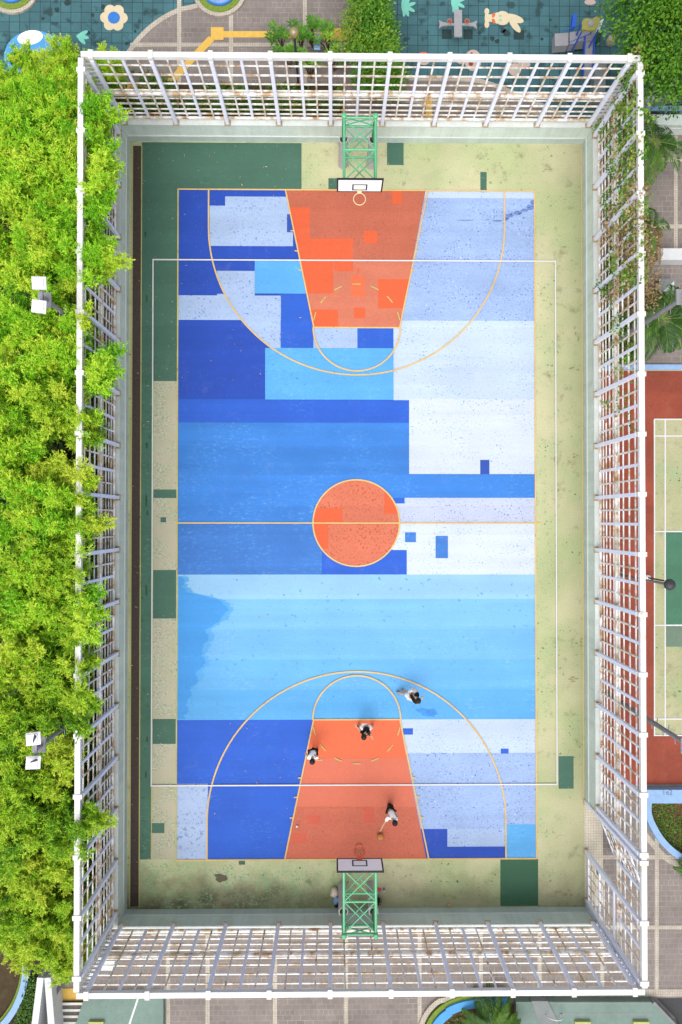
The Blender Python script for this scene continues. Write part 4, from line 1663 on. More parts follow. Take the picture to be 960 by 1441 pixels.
for lab, (px, py) in (('round planter with a pale blue basin beside the yellow path', (309, -14)), ('round planter with a grass rim in the teal corner', (17, -18))):
    cx, cy = G(px, py)
    root = thing('planter', lab, 'planter', (cx, cy, ZG))
    m = MB()
    m.ribbon(disc_pts(px, py, 1.06, 48), .16, ZG, 0, True, .1)
    m.build('kerb', M['strip'], root)
    m = MB()
    m.ribbon(disc_pts(px, py, .86, 48), .24, ZG, 0, True, .13)
    m.build('grass_rim', M['lawn'], root)
    m = MB()
    m.ribbon(disc_pts(px, py, .71, 48), .07, ZG, 0, True, .2)
    m.build('blue_edge', M['fpnt_blue'], root)
    m = MB()
    m.sheet(disc_pts(px, py, .69, 48), ZG + .1)
    m.build('basin', M['sand'], root)


def kerb_thing(label, pts, w, h, mat, name='planter_kerb', z=ZG):
    m = MB()
    m.ribbon(pts, w, z, 0, False, h)
    return tag(m.build(name, mat), label, 'kerb')


# east planter with the blue kerb
m = MB()
m.sheet(PP([(908, 1126), (1080, 1126), (1080, 1230), (990, 1214), (960, 1206), (944, 1196), (927, 1180), (915, 1160), (908, 1140)]), ZG + .03)
struct(m.build('soil', M['soil']))
root = thing('planter_kerb', 'light blue kerb round the soil bed below the clay court', 'kerb', (*G(909, 1127), ZG))
m = MB()
m.ribbon(PP([(1080, 1117), (900, 1117)]), .56, ZG, 0, False, .35)
m.build('kerb_wall', M['bluekerb'], root)
m = MB()
m.ribbon(PP(smooth([(909, 1126), (909, 1142), (916, 1160), (928, 1179), (944, 1195), (962, 1206), (990, 1215), (1060, 1222)])), .26, ZG, 0, False, .32)
m.build('kerb_curve', M['bluekerb'], root)


def text_obj(s, x, y, z, size, mat, parent, name='lettering'):
    cu = bpy.data.curves.new(name, 'FONT')
    cu.body = s
    cu.size = size
    cu.align_x = 'CENTER'
    cu.align_y = 'CENTER'
    cu.extrude = .002
    o = bpy.data.objects.new(name, cu)
    COL.objects.link(o)
    dg = bpy.context.evaluated_depsgraph_get()
    dg.update()
    me = bpy.data.meshes.new_from_object(o.evaluated_get(dg))
    bpy.data.objects.remove(o)
    off = Vector((0, 0, 0))
    if parent:
        off = parent.location
    for v in me.vertices:
        v.co = Vector((v.co.x + x - off.x, v.co.y + y - off.y, v.co.z + z - off.z))
    me.materials.clear()
    me.materials.append(mat)
    return link(name, me, parent)


M['stencil'] = plain('faded_blue_grey_stencil', (120, 140, 176), .8, .1, 9)
tx = G(940, 1119 - 22, .35)
text_obj('1e2', tx[0], G(0, 1119, .3)[1], ZG + .354, .3, M['stencil'], root)

m = MB()
m.ribbon(PP([(826, 517), (1100, 517)]), .22, ZG, 0, False, .12)
tag(m.build('kerb', M['bluekerb']), 'low pale blue kerb at the head of the clay court', 'kerb')

m = MB()
m.sheet(PP([(-200, 135), (154, 135), (152, 1340), (-200, 1340)]), ZG + .016)
struct(m.build('leaf_mould', M['soil_dk']))
# south centre bed
root = thing('planter_kerb', 'curved blue and green kerb under the cycad', 'kerb', (*G(640, 1420), ZG))
c_ = smooth([(598, 1452), (607, 1432), (622, 1416), (645, 1405), (675, 1400), (712, 1399)])
m = MB()
m.ribbon(PP([(x - 7 if y > 1412 else x - 2, y - 6) for x, y in c_]), .2, ZG, 0, False, .1)
m.build('outer_edge', M['strip'], root)
m = MB()
m.ribbon(PP([(x, y) for x, y in c_]), .18, ZG, 0, False, .14)
m.build('grass_edge', M['lawn'], root)
m = MB()
m.ribbon(PP([(x + 6 if y > 1412 else x + 2, y + 8) for x, y in c_]), .34, ZG, 0, False, .22)
m.build('blue_edge', M['fpnt_lblue'], root)
m = MB()
m.sheet(PP([(610, 1500), (616, 1442), (630, 1428), (655, 1418), (700, 1414), (745, 1414), (745, 1500)]), ZG + .03)
struct(m.build('soil_bed', M['soil']))

# green concrete ramps south-west and south-east
def ramp_slab(label, pts, zt, lines, stops, right=None):
    cx, cy = G(*pts[0])
    root = thing('concrete_platform', label, 'platform', (cx, cy, ZG))
    m = MB()
    m.prism(PP(pts), ZG, zt)
    m.build('slab', M['greensl'], root)
    m = MB()
    for a, b in lines:
        m.ribbon(PP([a, b], zt), .07, zt + .004)
    m.build('seam', M['coping'] if len(lines) == 1 else M['greyslab'], root)
    for (a, b) in stops:
        sm = MB()
        p, q = G3(*a, zt), G3(*b, zt)
        sm.beam(p + Vector((0, 0, .06)), q + Vector((0, 0, .06)), .16, .12)
        sm.build('wheel_stop', M['yellowstop'], root)


ramp_slab('green painted concrete platform beside the steps', [(122, 1398), (232, 1398), (232, 1520), (60, 1520), (108, 1441)], .25, [((196, 1400), (176, 1460))], [((126, 1438), (147, 1438))])
ramp_slab('green painted concrete platform with yellow wheel stops, below the gate corner', [(724, 1404), (912, 1404), (938, 1430), (990, 1520), (724, 1520)], .25,
          [((780, 1412), (925, 1412)), ((724, 1427), (920, 1427))], [((808, 1438), (830, 1438)), ((890, 1438), (912, 1438))])
m = MB()
m.ribbon(PP([(915, 1404), (942, 1432), (996, 1520)]), .13, ZG, 0, False, .36)
tag(m.build('kerb', M['greyslab']), 'pale sloping kerb between the green platform and the dark road', 'kerb')
m = MB()
m.sheet(PP([(925, 1406), (1200, 1406), (1200, 1600), (1010, 1600), (950, 1432)]), ZG + .015)
struct(m.build('road', M['asphalt']))
m = MB()
m.prism(PP([(745, 1402), (768, 1402), (790, 1446), (760, 1446)]), ZG, .29)
tag(m.build('ramp', M['greyslab']), 'dark grey ramp strip next to the cycad', 'ramp')
for i, (px, py) in enumerate(((776, 1422), (786, 1440))):
    x, y = G(px, py)
    root = thing('bicycle_rack', 'white hoop bicycle rack on the green platform, %s' % ('nearer the fence' if i == 0 else 'at the picture edge'), 'bicycle rack', (x, y, .25), 'hoop racks')
    m = MB()
    m.tube([(x + .33 * math.cos(a), y + .2 * math.sin(a), .25 + .6 * math.sin(a)) for a in np.linspace(0, PI, 15)], .018, 6)
    m.build('hoop', M['fence_clean'], root)
    m = MB()
    for sx in (-.33, .33):
        m.box((x + sx, y, .258), (.12, .12, .015))
    m.build('foot_plate', M['galv'], root)

# south-west corner: steps, handrails, wall, planter
m = MB()
for i in range(4):
    a = G(88, 1409 + i * 9)
    b = G(125, 1409 + (i + 1) * 9)
    m.box(((a[0] + b[0]) / 2, (a[1] + b[1]) / 2, ZG + .05 - .12 * i * 0 + .02), (b[0] - a[0], abs(a[1] - b[1]), .1 + .0 * i), 0)
    m.box(((a[0] + b[0]) / 2, a[1] - .05, ZG + .13), (b[0] - a[0], .10, .025), 1)
tag(m.build('steps', [M['stepdk'], M['coping']]), 'short flight of striped steps under the bamboo tip', 'steps')
m = MB()
m.prism(PP([(74, 1380), (87, 1380), (87, 1520), (74, 1520)]), ZG, .5)
tag(m.build('side_wall', M['greyslab']), 'grey side wall along the striped steps', 'wall')
for lab, a, b in (('white concrete handrail wall nearest the steps', (67, 1376), (77, 1500)), ('white concrete handrail wall nearest the pond kerb', (57, 1376), (42, 1500))):
    p, q = G3(*a, .9), G3(*b, .9)
    m = MB()
    m.beam(p - Vector((0, 0, .48)), q - Vector((0, 0, .48)), .26, .96)
    tag(m.build('handrail_wall', M['whitepnt']), lab, 'wall')
m = MB()
m.sheet(PP([(-100, 1340), (34, 1340), (34, 1390), (20, 1425), (-5, 1460), (-100, 1460)]), ZG + .02)
struct(m.build('pond_water', plain('murky_pond_water', (88, 76, 56), .9, .25, 4, spec=.1)))
root = thing('planter_kerb', 'curved light blue kerb around the murky pond', 'kerb', (*G(34, 1390), ZG))
m = MB()
pk = smooth([(40, 1345), (39, 1370), (33, 1395), (22, 1418), (4, 1440), (-30, 1465)])
m.ribbon(PP(pk), .26, ZG, 0, False, .3)
m.build('kerb_wall', M['bluekerb'], root)
m = MB()
m.ribbon(PP([(x - 6, y - 3) for x, y in pk]), .1, ZG, 0, False, .2)
m.build('grass_edge', M['lawn'], root)
m = MB()
m.sheet(PP([(40, 1345), (62, 1345), (48, 1500), (-20, 1500), (5, 1445), (24, 1420), (36, 1395)]), ZG + .026)
struct(m.build('flower_bed_soil', M['soil_dk']))

# north-east: wall, blue bench, block
m = MB()
m.prism(PP([(900, 152), (1010, 132), (1010, 118), (900, 138)]), ZG, 1.0)
tag(m.build('boundary_wall', M['coping']), 'pale sloping wall under the broad dark-leaved tree', 'wall')
m = MB()
m.sheet(PP([(880, 150), (1050, 140), (1050, 182), (880, 182)]), ZG + .02)
struct(m.build('side_path', M['asphalt']))
m = MB()
m.prism(PP([(880, 175), (1050, 175), (1050, 189), (880, 189)]), ZG, .7)
m.box((*G(960, 181, .7), .71), (5.0, .05, .03), 1)
tag(m.build('retaining_wall', [M['wall'], M['seam']]), 'grey-green retaining wall behind the light blue bench', 'wall')
bx0, by0 = G(908, 172, .75)
bx1, by1 = G(975, 154, .75)
root = thing('bench', 'light blue slatted metal bench against the grey-green wall', 'bench', ((bx0 + bx1) / 2, (by0 + by1) / 2, ZG))
m = MB()
for i in range(6):
    yy = by0 + (by1 - by0) * (i + .2) / 6
    m.box(((bx0 + bx1) / 2, yy, .45), (bx1 - bx0, .06, .03))
m.build('seat', M['bluekerb'], root)
m = MB()
for i in range(3):
    m.box(((bx0 + bx1) / 2, by1 + .05, .6 + .12 * i), (bx1 - bx0, .03, .08))
m.build('backrest', M['bluekerb'], root)
for sx in (bx0 + .05, bx1 - .4, (bx0 + bx1) / 2):
    m = MB()
    m.beam((sx, by0, ZG), (sx, by0, .46), .05, .05)
    m.beam((sx, by1, ZG), (sx, by1 + .05, .9), .05, .05)
    m.beam((sx, by0, .42), (sx, by1, .42), .05, .04)
    m.build('leg', M['bluekerb'], root)
m = MB()
m.prism(PP([(918, 356), (1050, 356), (1050, 372), (918, 372)]), ZG, .5)
tag(m.build('low_wall_block', M['whitepnt']), 'white low block wall behind the drooping palm fronds', 'wall')
x, y = G(940, 403, .4)
root = thing('stone_stool', 'pale square stool with a triangular inlay under the vines', 'stool', (x, y, ZG))
m = MB()
m.box((x, y, .18), (.75, .65, .46))
m.build('seat', M['greyslab'], root)
m = MB()
m.prism([(x - .2, y - .2), (x + .25, y - .2), (x + .25, y + .22)], .412, .43)
m.build('inlay', M['whitepnt'], root)

# north: blue edged hedge box, blue post
root = thing('hedge_planter', 'narrow pale blue kerbed planter filled with shrubs beside the teal tiles', 'planter', (*G(524, 30), ZG))
m = MB()
for x in (502, 546):
    m.ribbon(PP([(x, -100), (x, 110)]), .12, ZG, 0, False, .3)
m.build('kerb', M['bluekerb'], root)
m = MB()
m.rect(*PR(504, -100, 544, 112), ZG + .2)
m.build('soil_fill', M['soil_dk'], root)
x, y = G(447, 60)
m = MB()
m.beam((x, y + .35, .02), (x, y - .9, .9), .26, .06)
tag(m.build('slide_board', M['bluekerb']), 'slanting pale blue board among the rosette shrubs', 'board')
m = MB()
m.rect(*PR(250, 118, 480, 166), ZG + .028)
struct(m.build('shrub_bed_soil', M['soil_dk']))
m = MB()
m.prism(PP([(146, 1352), (162, 1352), (158, 1366), (142, 1366)], .5), ZG, .5)
tag(m.build('utility_box', M['whitepnt']), 'white utility box behind the south fence corner', 'box')
m = MB()
m.prism(PP([(834, 92), (850, 92), (846, 150), (830, 150)], .1), ZG, .45)
tag(m.build('concrete_kerb', M['greyslab']), 'grey-green concrete strip behind the top right fence corner', 'kerb')

# ------------------------------------------------------------------ playground markings and toys
mats, midx = [], {}
m = MB()
ZM = ZG + .012


def ell(k, px, py, rx, ry, ang=0, z=ZM, n=28):
    pts = []
    ca, sa = math.cos(math.radians(ang)), math.sin(math.radians(ang))
    for i in range(n):
        a = 2 * PI * i / n
        u, v = rx * math.cos(a), ry * math.sin(a)
        pts.append((px + u * ca - v * sa, py + u * sa + v * ca))
    m.sheet(PP(pts), z, mk(k))


for i in range(6):
    a = math.radians(60 * i + 2)
    ell('fpnt_cream', 160 + 11.5 * math.cos(a), 24 + 11.5 * math.sin(a), 8, 8, z=ZM + .001 * i)
ell('fpnt_blue', 160, 24, 8.5, 8.5, z=ZM + .008)
# rabbit
ell('fpnt_cream', 707.5, 24.5, 10.5, 10, z=ZM)
ell('fpnt_cream', 724, 25, 14, 5.5, 18, z=ZM + .0015)
ell('fpnt_cream', 725, 35, 12, 4.5, 52, z=ZM + .003)
ell('fpnt_cream', 700, 24.5, 5, 8, z=ZM + .0045)
ell('fpnt_cream', 691, 24.5, 7, 5.5, z=ZM)
ell('fpnt_cream', 685.5, 15, 3.4, 4.5, z=ZM + .0015)
ell('fpnt_cream', 685.5, 33.5, 3.4, 5, z=ZM + .003)
ell('fpnt_cream', 685.5, 24.5, 3, 10, z=ZM + .0045)
ell('fpnt_org', 695, 20.5, 2.2, 3.6, 20, z=ZM + .008)
ell('fpnt_org', 695, 29, 2.2, 3.6, -20, z=ZM + .008)
ell('fpnt_mint', 704, 21.5, 2.3, 1.3, z=ZM + .008)
ell('fpnt_mint', 704.5, 27.5, 2.3, 1.3, z=ZM + .008)
# bear and second face, half hidden by the rail
ell('fpnt_pink', 666, 84, 12, 15, z=ZM)
ell('fpnt_pink', 649, 84, 7, 5, z=ZM + .002)
ell('fpnt_brn', 663, 89, 3.2, 3.2, z=ZM + .006)
ell('fpnt_brn', 664, 74, 1.3, 1.3, z=ZM + .006)
ell('fpnt_pink', 725, 97, 9, 9, z=ZM)
ell('fpnt_pink', 738, 89, 9, 4.5, 10, z=ZM + .002)
ell('fpnt_mint', 727, 98, 2.5, 1.3, z=ZM + .006)
ell('fpnt_org', 596, 75, 6, 3, z=ZM)
ell('fpnt_pink', 597, 84, 8, 7, z=ZM + .002)
ell('fpnt_pink', 831, 2, 8, 4, z=ZM)
# mint plants
for cx, cy in ((571, 8), (641, 2)):
    for a in (-70, -20, 30, 75, 100):
        aa = math.radians(a)
        ell('fpnt_mint', cx + 7 * math.cos(aa), cy + 7 * math.sin(aa), 8, 2.6, a, z=ZM + .0008 * (a + 80) / 20)
    ell('fpnt_mint', cx - 2, cy - 2, 4, 12, z=ZM + .009)
for a in (-30, 10, 50):
    ell('fpnt_mint', 110 + 6 * math.cos(math.radians(a)), 50 + 6 * math.sin(math.radians(a)), 9, 3, a, z=ZM + .001 * (a + 30) / 20)
# blue swimming shape under the bamboo
ell('fpnt_lblue', 48, 76, 42, 34, z=ZM)
ell('cl_white', 42, 52, 18, 10, -10, z=ZM + .003)
ell('black', 24, 82, 12, 12, z=ZM + .003)
ell('fpnt_lblue', 36, 100, 10, 6, z=ZM + .006)
ell('fpnt_lblue', 86, 72, 15, 9, 40, z=ZM + .003)
ell('fpnt_lblue', 15, 78, 10, 14, z=ZM + .002)
# darker replacement tiles and oil spots
M['spot'] = plain('damp_dark_rubber', (48, 72, 74), .9, .2, 9)
for (a, b, c, d) in ((654, 39, 667, 53), (623, 39, 637, 53), (725, 39, 740, 53)):
    m.rect(*PR(a, b, c, d), ZM - .004, mk('spot'))
for (x, y, r) in ((675, 45, 3), (693, 53, 4), (700, 57, 3.5), (713, 46, 6), (708, 42, 4), (763, 54, 2.5), (775, 27, 2), (124, 45, 3.5), (145, 9, 4), (80, 13, 4), (95, 2, 5), (190, 43, 2), (178, 60, 3), (130, 20, 3), (60, 25, 2.5)):
    pts = [(x + r * rr.uniform(.6, 1.2) * math.cos(2 * PI * i / 12), y + r * rr.uniform(.6, 1.2) * math.sin(2 * PI * i / 12)) for i in range(12)]
    m.sheet(PP(pts), ZM - .002, mk('spot'))
struct(m.build('ground_markings', mats))

# four-seat spring rocker
x, y = G(644.5, 34, .4)
root = thing('spring_rocker', 'grey four-seat spring rocker with fish-tail ends and orange handles', 'rocker', (x, y, ZG))
m = MB()
m.box((x, y, .42), (.33, 1.12, .07))
m.build('plank', M['playgrey'], root)
m = MB()
m.tube([(x + .09 * math.cos(t * 1.1), y + .09 * math.sin(t * 1.1), ZG + t * .0125) for t in range(36)], .02, 6)
m.build('spring', M['black'], root)
for s in (-1, 1):
    m = MB()
    m.box((x + s * .37, y - .02, .40), (.44, .09, .05))
    m.prism([(x + s * .46, y - .08), (x + s * .62, y - .08), (x + s * .8, y - .2), (x + s * .76, y - .02), (x + s * .8, y + .14), (x + s * .62, y + .06), (x + s * .46, y + .04)], .36, .43)
    m.build('side_seat', M['playgrey'], root)
    m = MB()
    m.tube([(x + s * .36 + .09 * math.cos(a), y + .04 + .1 * math.sin(a), .52) for a in np.linspace(0, 2 * PI, 17)], .017, 6, caps=False)
    m.tube([(x + s * .36, y + .04, .4), (x + s * .36, y + .04, .54)], .02, 6)
    m.build('handle', M['fpnt_org'], root)
# slide set
root = thing('play_slide', 'grey caterpillar-shaped play slide with olive roof and blue chute', 'slide', (*G(810, 60), ZG))
m = MB()
for (a, b, c, d, z) in ((781, 46, 800, 65, .7), (802, 44, 813, 62, .75), (814, 42, 838, 58, .8)):
    q = G(a, d, z), G(c, b, z)
    m.prism([(q[0][0], q[0][1]), (q[1][0], q[0][1] + .04), (q[1][0], q[1][1]), (q[0][0], q[1][1] - .04)], .3, z)
m.build('deck_panel', M['playgrey'], root)
m = MB()
m.prism(PP([(783, 66), (800, 63), (815, 60), (838, 46), (846, 50), (838, 64), (812, 70), (790, 71)], .05), ZG, .3)
m.build('base_shadow', plain('dark_green_base_shadow', (40, 84, 44), .7, .2, 9), root)  # shadow at the foot of the slide, built as a dark green solid
m = MB()
rf = PP(smooth([(819, 42), (820, 29), (826, 26), (833, 27), (838, 24), (844, 25), (843, 34), (837, 43), (819, 42)], 4), 1.7)
m.prism(rf[:-1], 1.64, 1.72)
roof = m.build('roof', M['playolive'], root)
m = MB()
cx, cy = G(831, 34, 1.7)
m.tube([(cx, cy, 1.72), (cx, cy, 1.76)], .12, 16)
m.build('roof_disc', M['playgrey'], roof)
m = MB()
for i in range(5):
    p = G3(838 + i * 1.3, 46 - i * 3.4, .7 + .2 * i)
    m.beam(p, p + Vector((.18, .16, 0)), .05, .05)
m.build('ladder', M['lampwhite'], root)
m = MB()
for q in ((820, 42), (842, 42), (822, 27), (842, 26)):
    p = G3(*q, 1.64)
    m.tube([(p.x, p.y, ZG), (p.x, p.y, 1.64)], .03, 8)
m.build('roof_post', M['bluepl'], root)
m = MB()
a, b = G3(829, 53, .8), G3(826, 108, .02)
m.beam(a, b, .36, .04)
sl = m.build('chute', M['playgrey'], root)
m = MB()
for sx in (-.2, .2):
    m.beam(a + Vector((sx, 0, .06)), b + Vector((sx, 0, .06)), .045, .14)
m.build('chute_side', M['bluepl'], sl)
m = MB()
p, q = G3(806, 40, .9), G3(808, 23, .9)
m.beam(p, q, .15, .25)
m.build('side_panel', M['bluepl'], root)
m = MB()
for (a_, b_) in (((790, 44), (812, 36)), ((812, 36), (822, 32)), ((800, 60), (830, 48))):
    m.tube([G3(*a_, 1.0), G3(*b_, 1.15)], .016, 6)
m.build('guard_rail', M['bluepl'], root)
x, y = G(862, 53, .25)
m = MB()
m.tube([(x, y, ZG), (x, y, .22), (x, y, .26)], [.17, .17, .14], 18)
tag(m.build('stool', M['fpnt_pink']), 'round pinkish stool between the slide and the dark tree', 'stool')

# ------------------------------------------------------------------ planting
NR = np.random.default_rng(11)


def rnd_dirs(n, zmin=-1.0, zmax=1.0):
    z = NR.uniform(zmin, zmax, n)
    a = NR.uniform(0, 2 * PI, n)
    r = np.sqrt(1 - z * z)
    return np.stack([r * np.cos(a), r * np.sin(a), z], 1)


def bamboo_variant(seed, lean=0.0):
    """crown and culm meshes round the origin; lean: extra reach towards +x"""
    g = np.random.default_rng(seed)
    C, D, N, L, W, T = [], [], [], [], [], []
    cm = MB()
    nc = 29
    for c in range(nc):
        a = g.uniform(0, 2 * PI)
        reach = 1.3 * math.sqrt(g.uniform(.01, 1))
        out = np.array([math.cos(a), math.sin(a), 0]) * reach
        H = g.uniform(5.3, 6.6) - .25 * reach
        if lean and c % 4 == 0:
            out = np.array([g.uniform(.7, 1.15) * lean, g.uniform(-.55, .55), 0])
            H = g.uniform(5.9, 6.8)
        b = np.array([g.uniform(-.35, .35), g.uniform(-.5, .5), 0])
        pts = []
        for t in np.linspace(0, 1, 9):
            z = H * (t if t < .6 else .6 + (t - .6) * (1 - .75 * (t - .6)))
            pts.append(b + out * t ** 2.1 + np.array([0, 0, z]))
        cm.tube([tuple(p) for p in pts], [.04, .04, .038, .035, .03, .026, .02, .014, .006], 6)
        pts = np.array(pts)
        ct = g.uniform(.2, .8)
        for t in np.arange(.44, 1.0, .033):
            i = min(7, int(t * 8))
            f = t * 8 - i
            p = pts[i] * (1 - f) + pts[i + 1] * f
            ax = pts[i + 1] - pts[i]
            ax /= np.linalg.norm(ax)
            for k in range(6):
                aa = g.uniform(0, 2 * PI)
                bd = np.array([math.cos(aa), math.sin(aa), g.uniform(-.1, .8)]) + ax * .5
                bd /= np.linalg.norm(bd)
                bl = g.uniform(.2, .72) * (1.2 - .6 * t)
                st = np.clip(ct + g.uniform(-.25, .25) + (t - .72) * .6, 0.02, .98)
                n = 17
                q = np.linspace(.2, 1.05, n)[:, None]
                base = p + bd * bl * q - np.array([0, 0, 1.0]) * (q * bl) ** 2 * .35
                sd = g.normal(0, .8, (n, 3)) + bd * 1.0 + np.array([0, 0, -.2])
                C.append(base)
                D.append(sd)
                N.append(np.tile([0, 0, 1.0], (n, 1)) + g.normal(0, .35, (n, 3)))
                L.append(g.uniform(.08, .15, n))
                W.append(g.uniform(.024, .038, n))
                T.append(np.clip(st + g.normal(0, .13, n), 0, 1))
    me = leaf_mesh('crown', np.concatenate(C), np.concatenate(D), np.concatenate(N), np.concatenate(L), np.concatenate(W), np.concatenate(T), M['lf_bamboo'])
    return me, cm


BV = [bamboo_variant(100 + i) for i in range(5)]
BL = [bamboo_variant(200 + i, 2.1) for i in range(3)]
for arr in (BV, BL):
    for i in range(len(arr)):
        o = arr[i][1].build('culms', M['culm'])
        me2 = o.data
        bpy.data.objects.remove(o)
        arr[i] = (arr[i][0], me2)


def bamboo(px, py, z, label, var, rot, sc=1.0):
    x, y = G(px, py, z * sc)
    r = thing('bamboo_clump', label, 'bamboo', (x, y, ZG), 'bamboo clumps along the west fence')
    r.rotation_euler = (0, 0, rot)
    r.scale = (sc, sc, sc)
    cr = link('crown', var[0], r)
    if (py > 1000) or (py > 560 and rng.random() < .55):
        cr.material_slots[0].link = 'OBJECT'
        cr.material_slots[0].material = M['lf_bamboo2']
    link('culms', var[1], r)
    return r


# leaning clumps: those whose tips hang over the rail
lean = [(72, 150, 'with a frond over the corner posts'), (80, 232, 'hanging over the wall at the end of the drain'), (76, 278, 'hanging over the wall by the dark green corner patch'), (74, 350, 'tipping over the rail just above the upper floodlight'),
        (78, 505, 'hanging deepest over the rail below the upper floodlight'), (52, 672, 'tipping over the rail opposite the azure field'), (54, 752, 'tipping over the rail at the halfway line'),
        (50, 872, 'tipping over the rail opposite the long green floor patch'), (48, 1000, 'tipping over the rail by the lower floodlight'), (54, 1180, 'hanging over the rail opposite the worn pale corner')]
for i, (px, py, lab) in enumerate(lean):
    bamboo(px, py, 5.5, 'yellow-green bamboo clump ' + lab, BL[i % 3], rng.uniform(-.2, .2), rng.uniform(.94, 1.02))
row = [(92, 128, 'nearest the fence corner posts at the playground'), (36, 134, 'just below the blue painted floor shape'), (84, 185, 'between the playground and the first wall patch'), (76, 315, 'opposite the pale north-west paint patch'), (54, 448, 'directly under the upper floodlight heads'),
       (68, 585, 'filling the rail opposite the pale chipped floor strip'), (48, 720, 'just above the halfway line'), (48, 815, 'opposite the top of the sky-blue field'),
       (50, 935, 'just above the lower floodlight'), (44, 1090, 'directly below the lower floodlight heads'), (54, 1250, 'opposite the stained corner of the court'),
       (60, 1325, 'above the striped steps'),
       (2, 178, 'outermost, below the blue painted floor shape'), (4, 245, 'outermost, left of the dark green corner patch'), (-4, 345, 'outermost, left of the upper floodlight'), (0, 440, 'outermost, below the upper floodlight'),
       (-2, 540, 'outermost, opposite the dark blue band'), (0, 640, 'outermost, opposite the azure field'), (-2, 740, 'outermost, opposite the orange circle'), (0, 835, 'outermost, opposite the white centre field'), (0, 930, 'outermost, opposite the sky-blue field'),
       (-4, 1030, 'outermost, left of the lower floodlight'), (0, 1120, 'outermost, below the lower floodlight'), (-2, 1215, 'outermost, opposite the stained corner'), (14, 1296, 'outermost, over the pond'), (24, 1345, 'lowest, spilling over the pond kerb'), (84, 1362, 'lowest, trailing over the white handrail walls')]
tips = [(28, 80, .55, 'short, poking up over the eye of the blue painted shape'), (66, 92, .6, 'short, poking up over the middle of the blue painted shape'), (84, 66, .5, 'short, tip rising beside the tail of the blue painted shape'),
        (112, 100, .55, 'short, in front of the mint painted leaves'), (145, 82, .5, 'short, tip showing just past the fence corner'), (-2, 112, .6, 'short, at the picture edge below the basin planter')]
for i, (px, py, sc_, lab) in enumerate(tips):
    bamboo(px, py, 5.5, 'young bamboo clump ' + lab, BV[(i * 2) % 5], rng.uniform(0, 6.28), sc_)
for i, (px, py, lab) in enumerate(row):
    bamboo(px + (7 if 40 < px < 100 and py < 1240 else 0), py, 5.5, 'dense bamboo clump ' + lab, BV[i % 5], rng.uniform(0, 6.28), (.85 if py < 140 else rng.uniform(.92, 1.06)) if py < 1240 else (.85 if py < 1340 else .62))


def bushy_mesh(center, radii, nclump, per, leaf, ratio, mat, seed, off, fill=.6, clump_r=.28, up=.35, tint=(.2, .8)):
    g = np.random.default_rng(seed)
    z = g.uniform(-.35, 1, nclump)
    a = g.uniform(0, 2 * PI, nclump)
    rr_ = np.sqrt(np.clip(1 - z * z, 0, 1))
    dirs = np.stack([rr_ * np.cos(a), rr_ * np.sin(a), z], 1)
    lump = 1 + .16 * np.sin(3 * a + seed) * rr_ + .15 * np.sin(7 * a + 2 * seed + 3 * z) * np.cos(6 * z + seed + 2 * a)
    rad = np.where(g.uniform(0, 1, nclump) < fill, g.uniform(.86, 1.04, nclump), g.uniform(.4, .9, nclump))
    cen = np.asarray(center) + dirs * np.asarray(radii) * (rad * lump)[:, None] - np.asarray(off)
    n = nclump * per
    o = g.normal(0, 1, (n, 3)) * np.array([1, 1, .6]) * clump_r * .55
    C = np.repeat(cen, per, 0) + o
    D = o * 1.2 + np.repeat(dirs, per, 0) * .12 + g.normal(0, .1, (n, 3)) - np.array([0, 0, .05])
    N = np.tile([0, 0, 1.0], (n, 1)) * up * 2 + np.repeat(dirs, per, 0) * .6 + g.normal(0, .45, (n, 3))
    L = g.uniform(.7, 1.25, n) * leaf
    T = np.clip(np.repeat(g.uniform(tint[0], tint[1], nclump), per) + g.normal(0, .12, n), 0, 1)
    return leaf_mesh('crown', C, D, N, L, L * ratio, T, mat)


def tree(name, label, cat, c, radii, nclump, per, leaf, ratio, mat, seed, clump_r=.28, trunk_r=.12, group=None, z0=ZG, tint=(.05, .95)):
    base = Vector((c[0], c[1], z0))
    r = thing(name, label, cat, base, group)
    link('crown', bushy_mesh(c, radii, nclump, per, leaf, ratio, mat, seed, base, clump_r=clump_r, tint=tint), r)
    g = random.Random(seed)
    m = MB()
    top = Vector(c)
    m.tube([base, base.lerp(top, .5) + Vector((.05, .03, 0)), top], [trunk_r, trunk_r * .75, trunk_r * .4], 9)
    for k in range(7):
        a = 2 * PI * k / 7 + g.uniform(-.3, .3)
        s0 = base.lerp(top, g.uniform(.45, .8))
        e = Vector((c[0] + math.cos(a) * radii[0] * .75, c[1] + math.sin(a) * radii[1] * .75, c[2] + g.uniform(-.1, .5) * radii[2]))
        m.tube([s0, s0.lerp(e, .5) + Vector((0, 0, .1)), e], [trunk_r * .5, trunk_r * .3, trunk_r * .1], 6)
    m.build('trunk' if trunk_r > .05 else 'stems', M['bark'], r)
    return r


c = G3(953, 38, 4.6)
tree('broadleaf_tree', 'broad dark green tree overhanging the corner beside the slide', 'tree', c, (1.85, 2.3, 1.9), 560, 62, .13, .5, M['lf_tree'], 31, .40, .16)
c = G3(1010, 20, 5.0)
tree('broadleaf_tree', 'second dark green tree crown at the far picture corner', 'tree', c, (2.2, 2.5, 1.8), 380, 50, .15, .5, M['lf_tree'], 32, .42, .16)

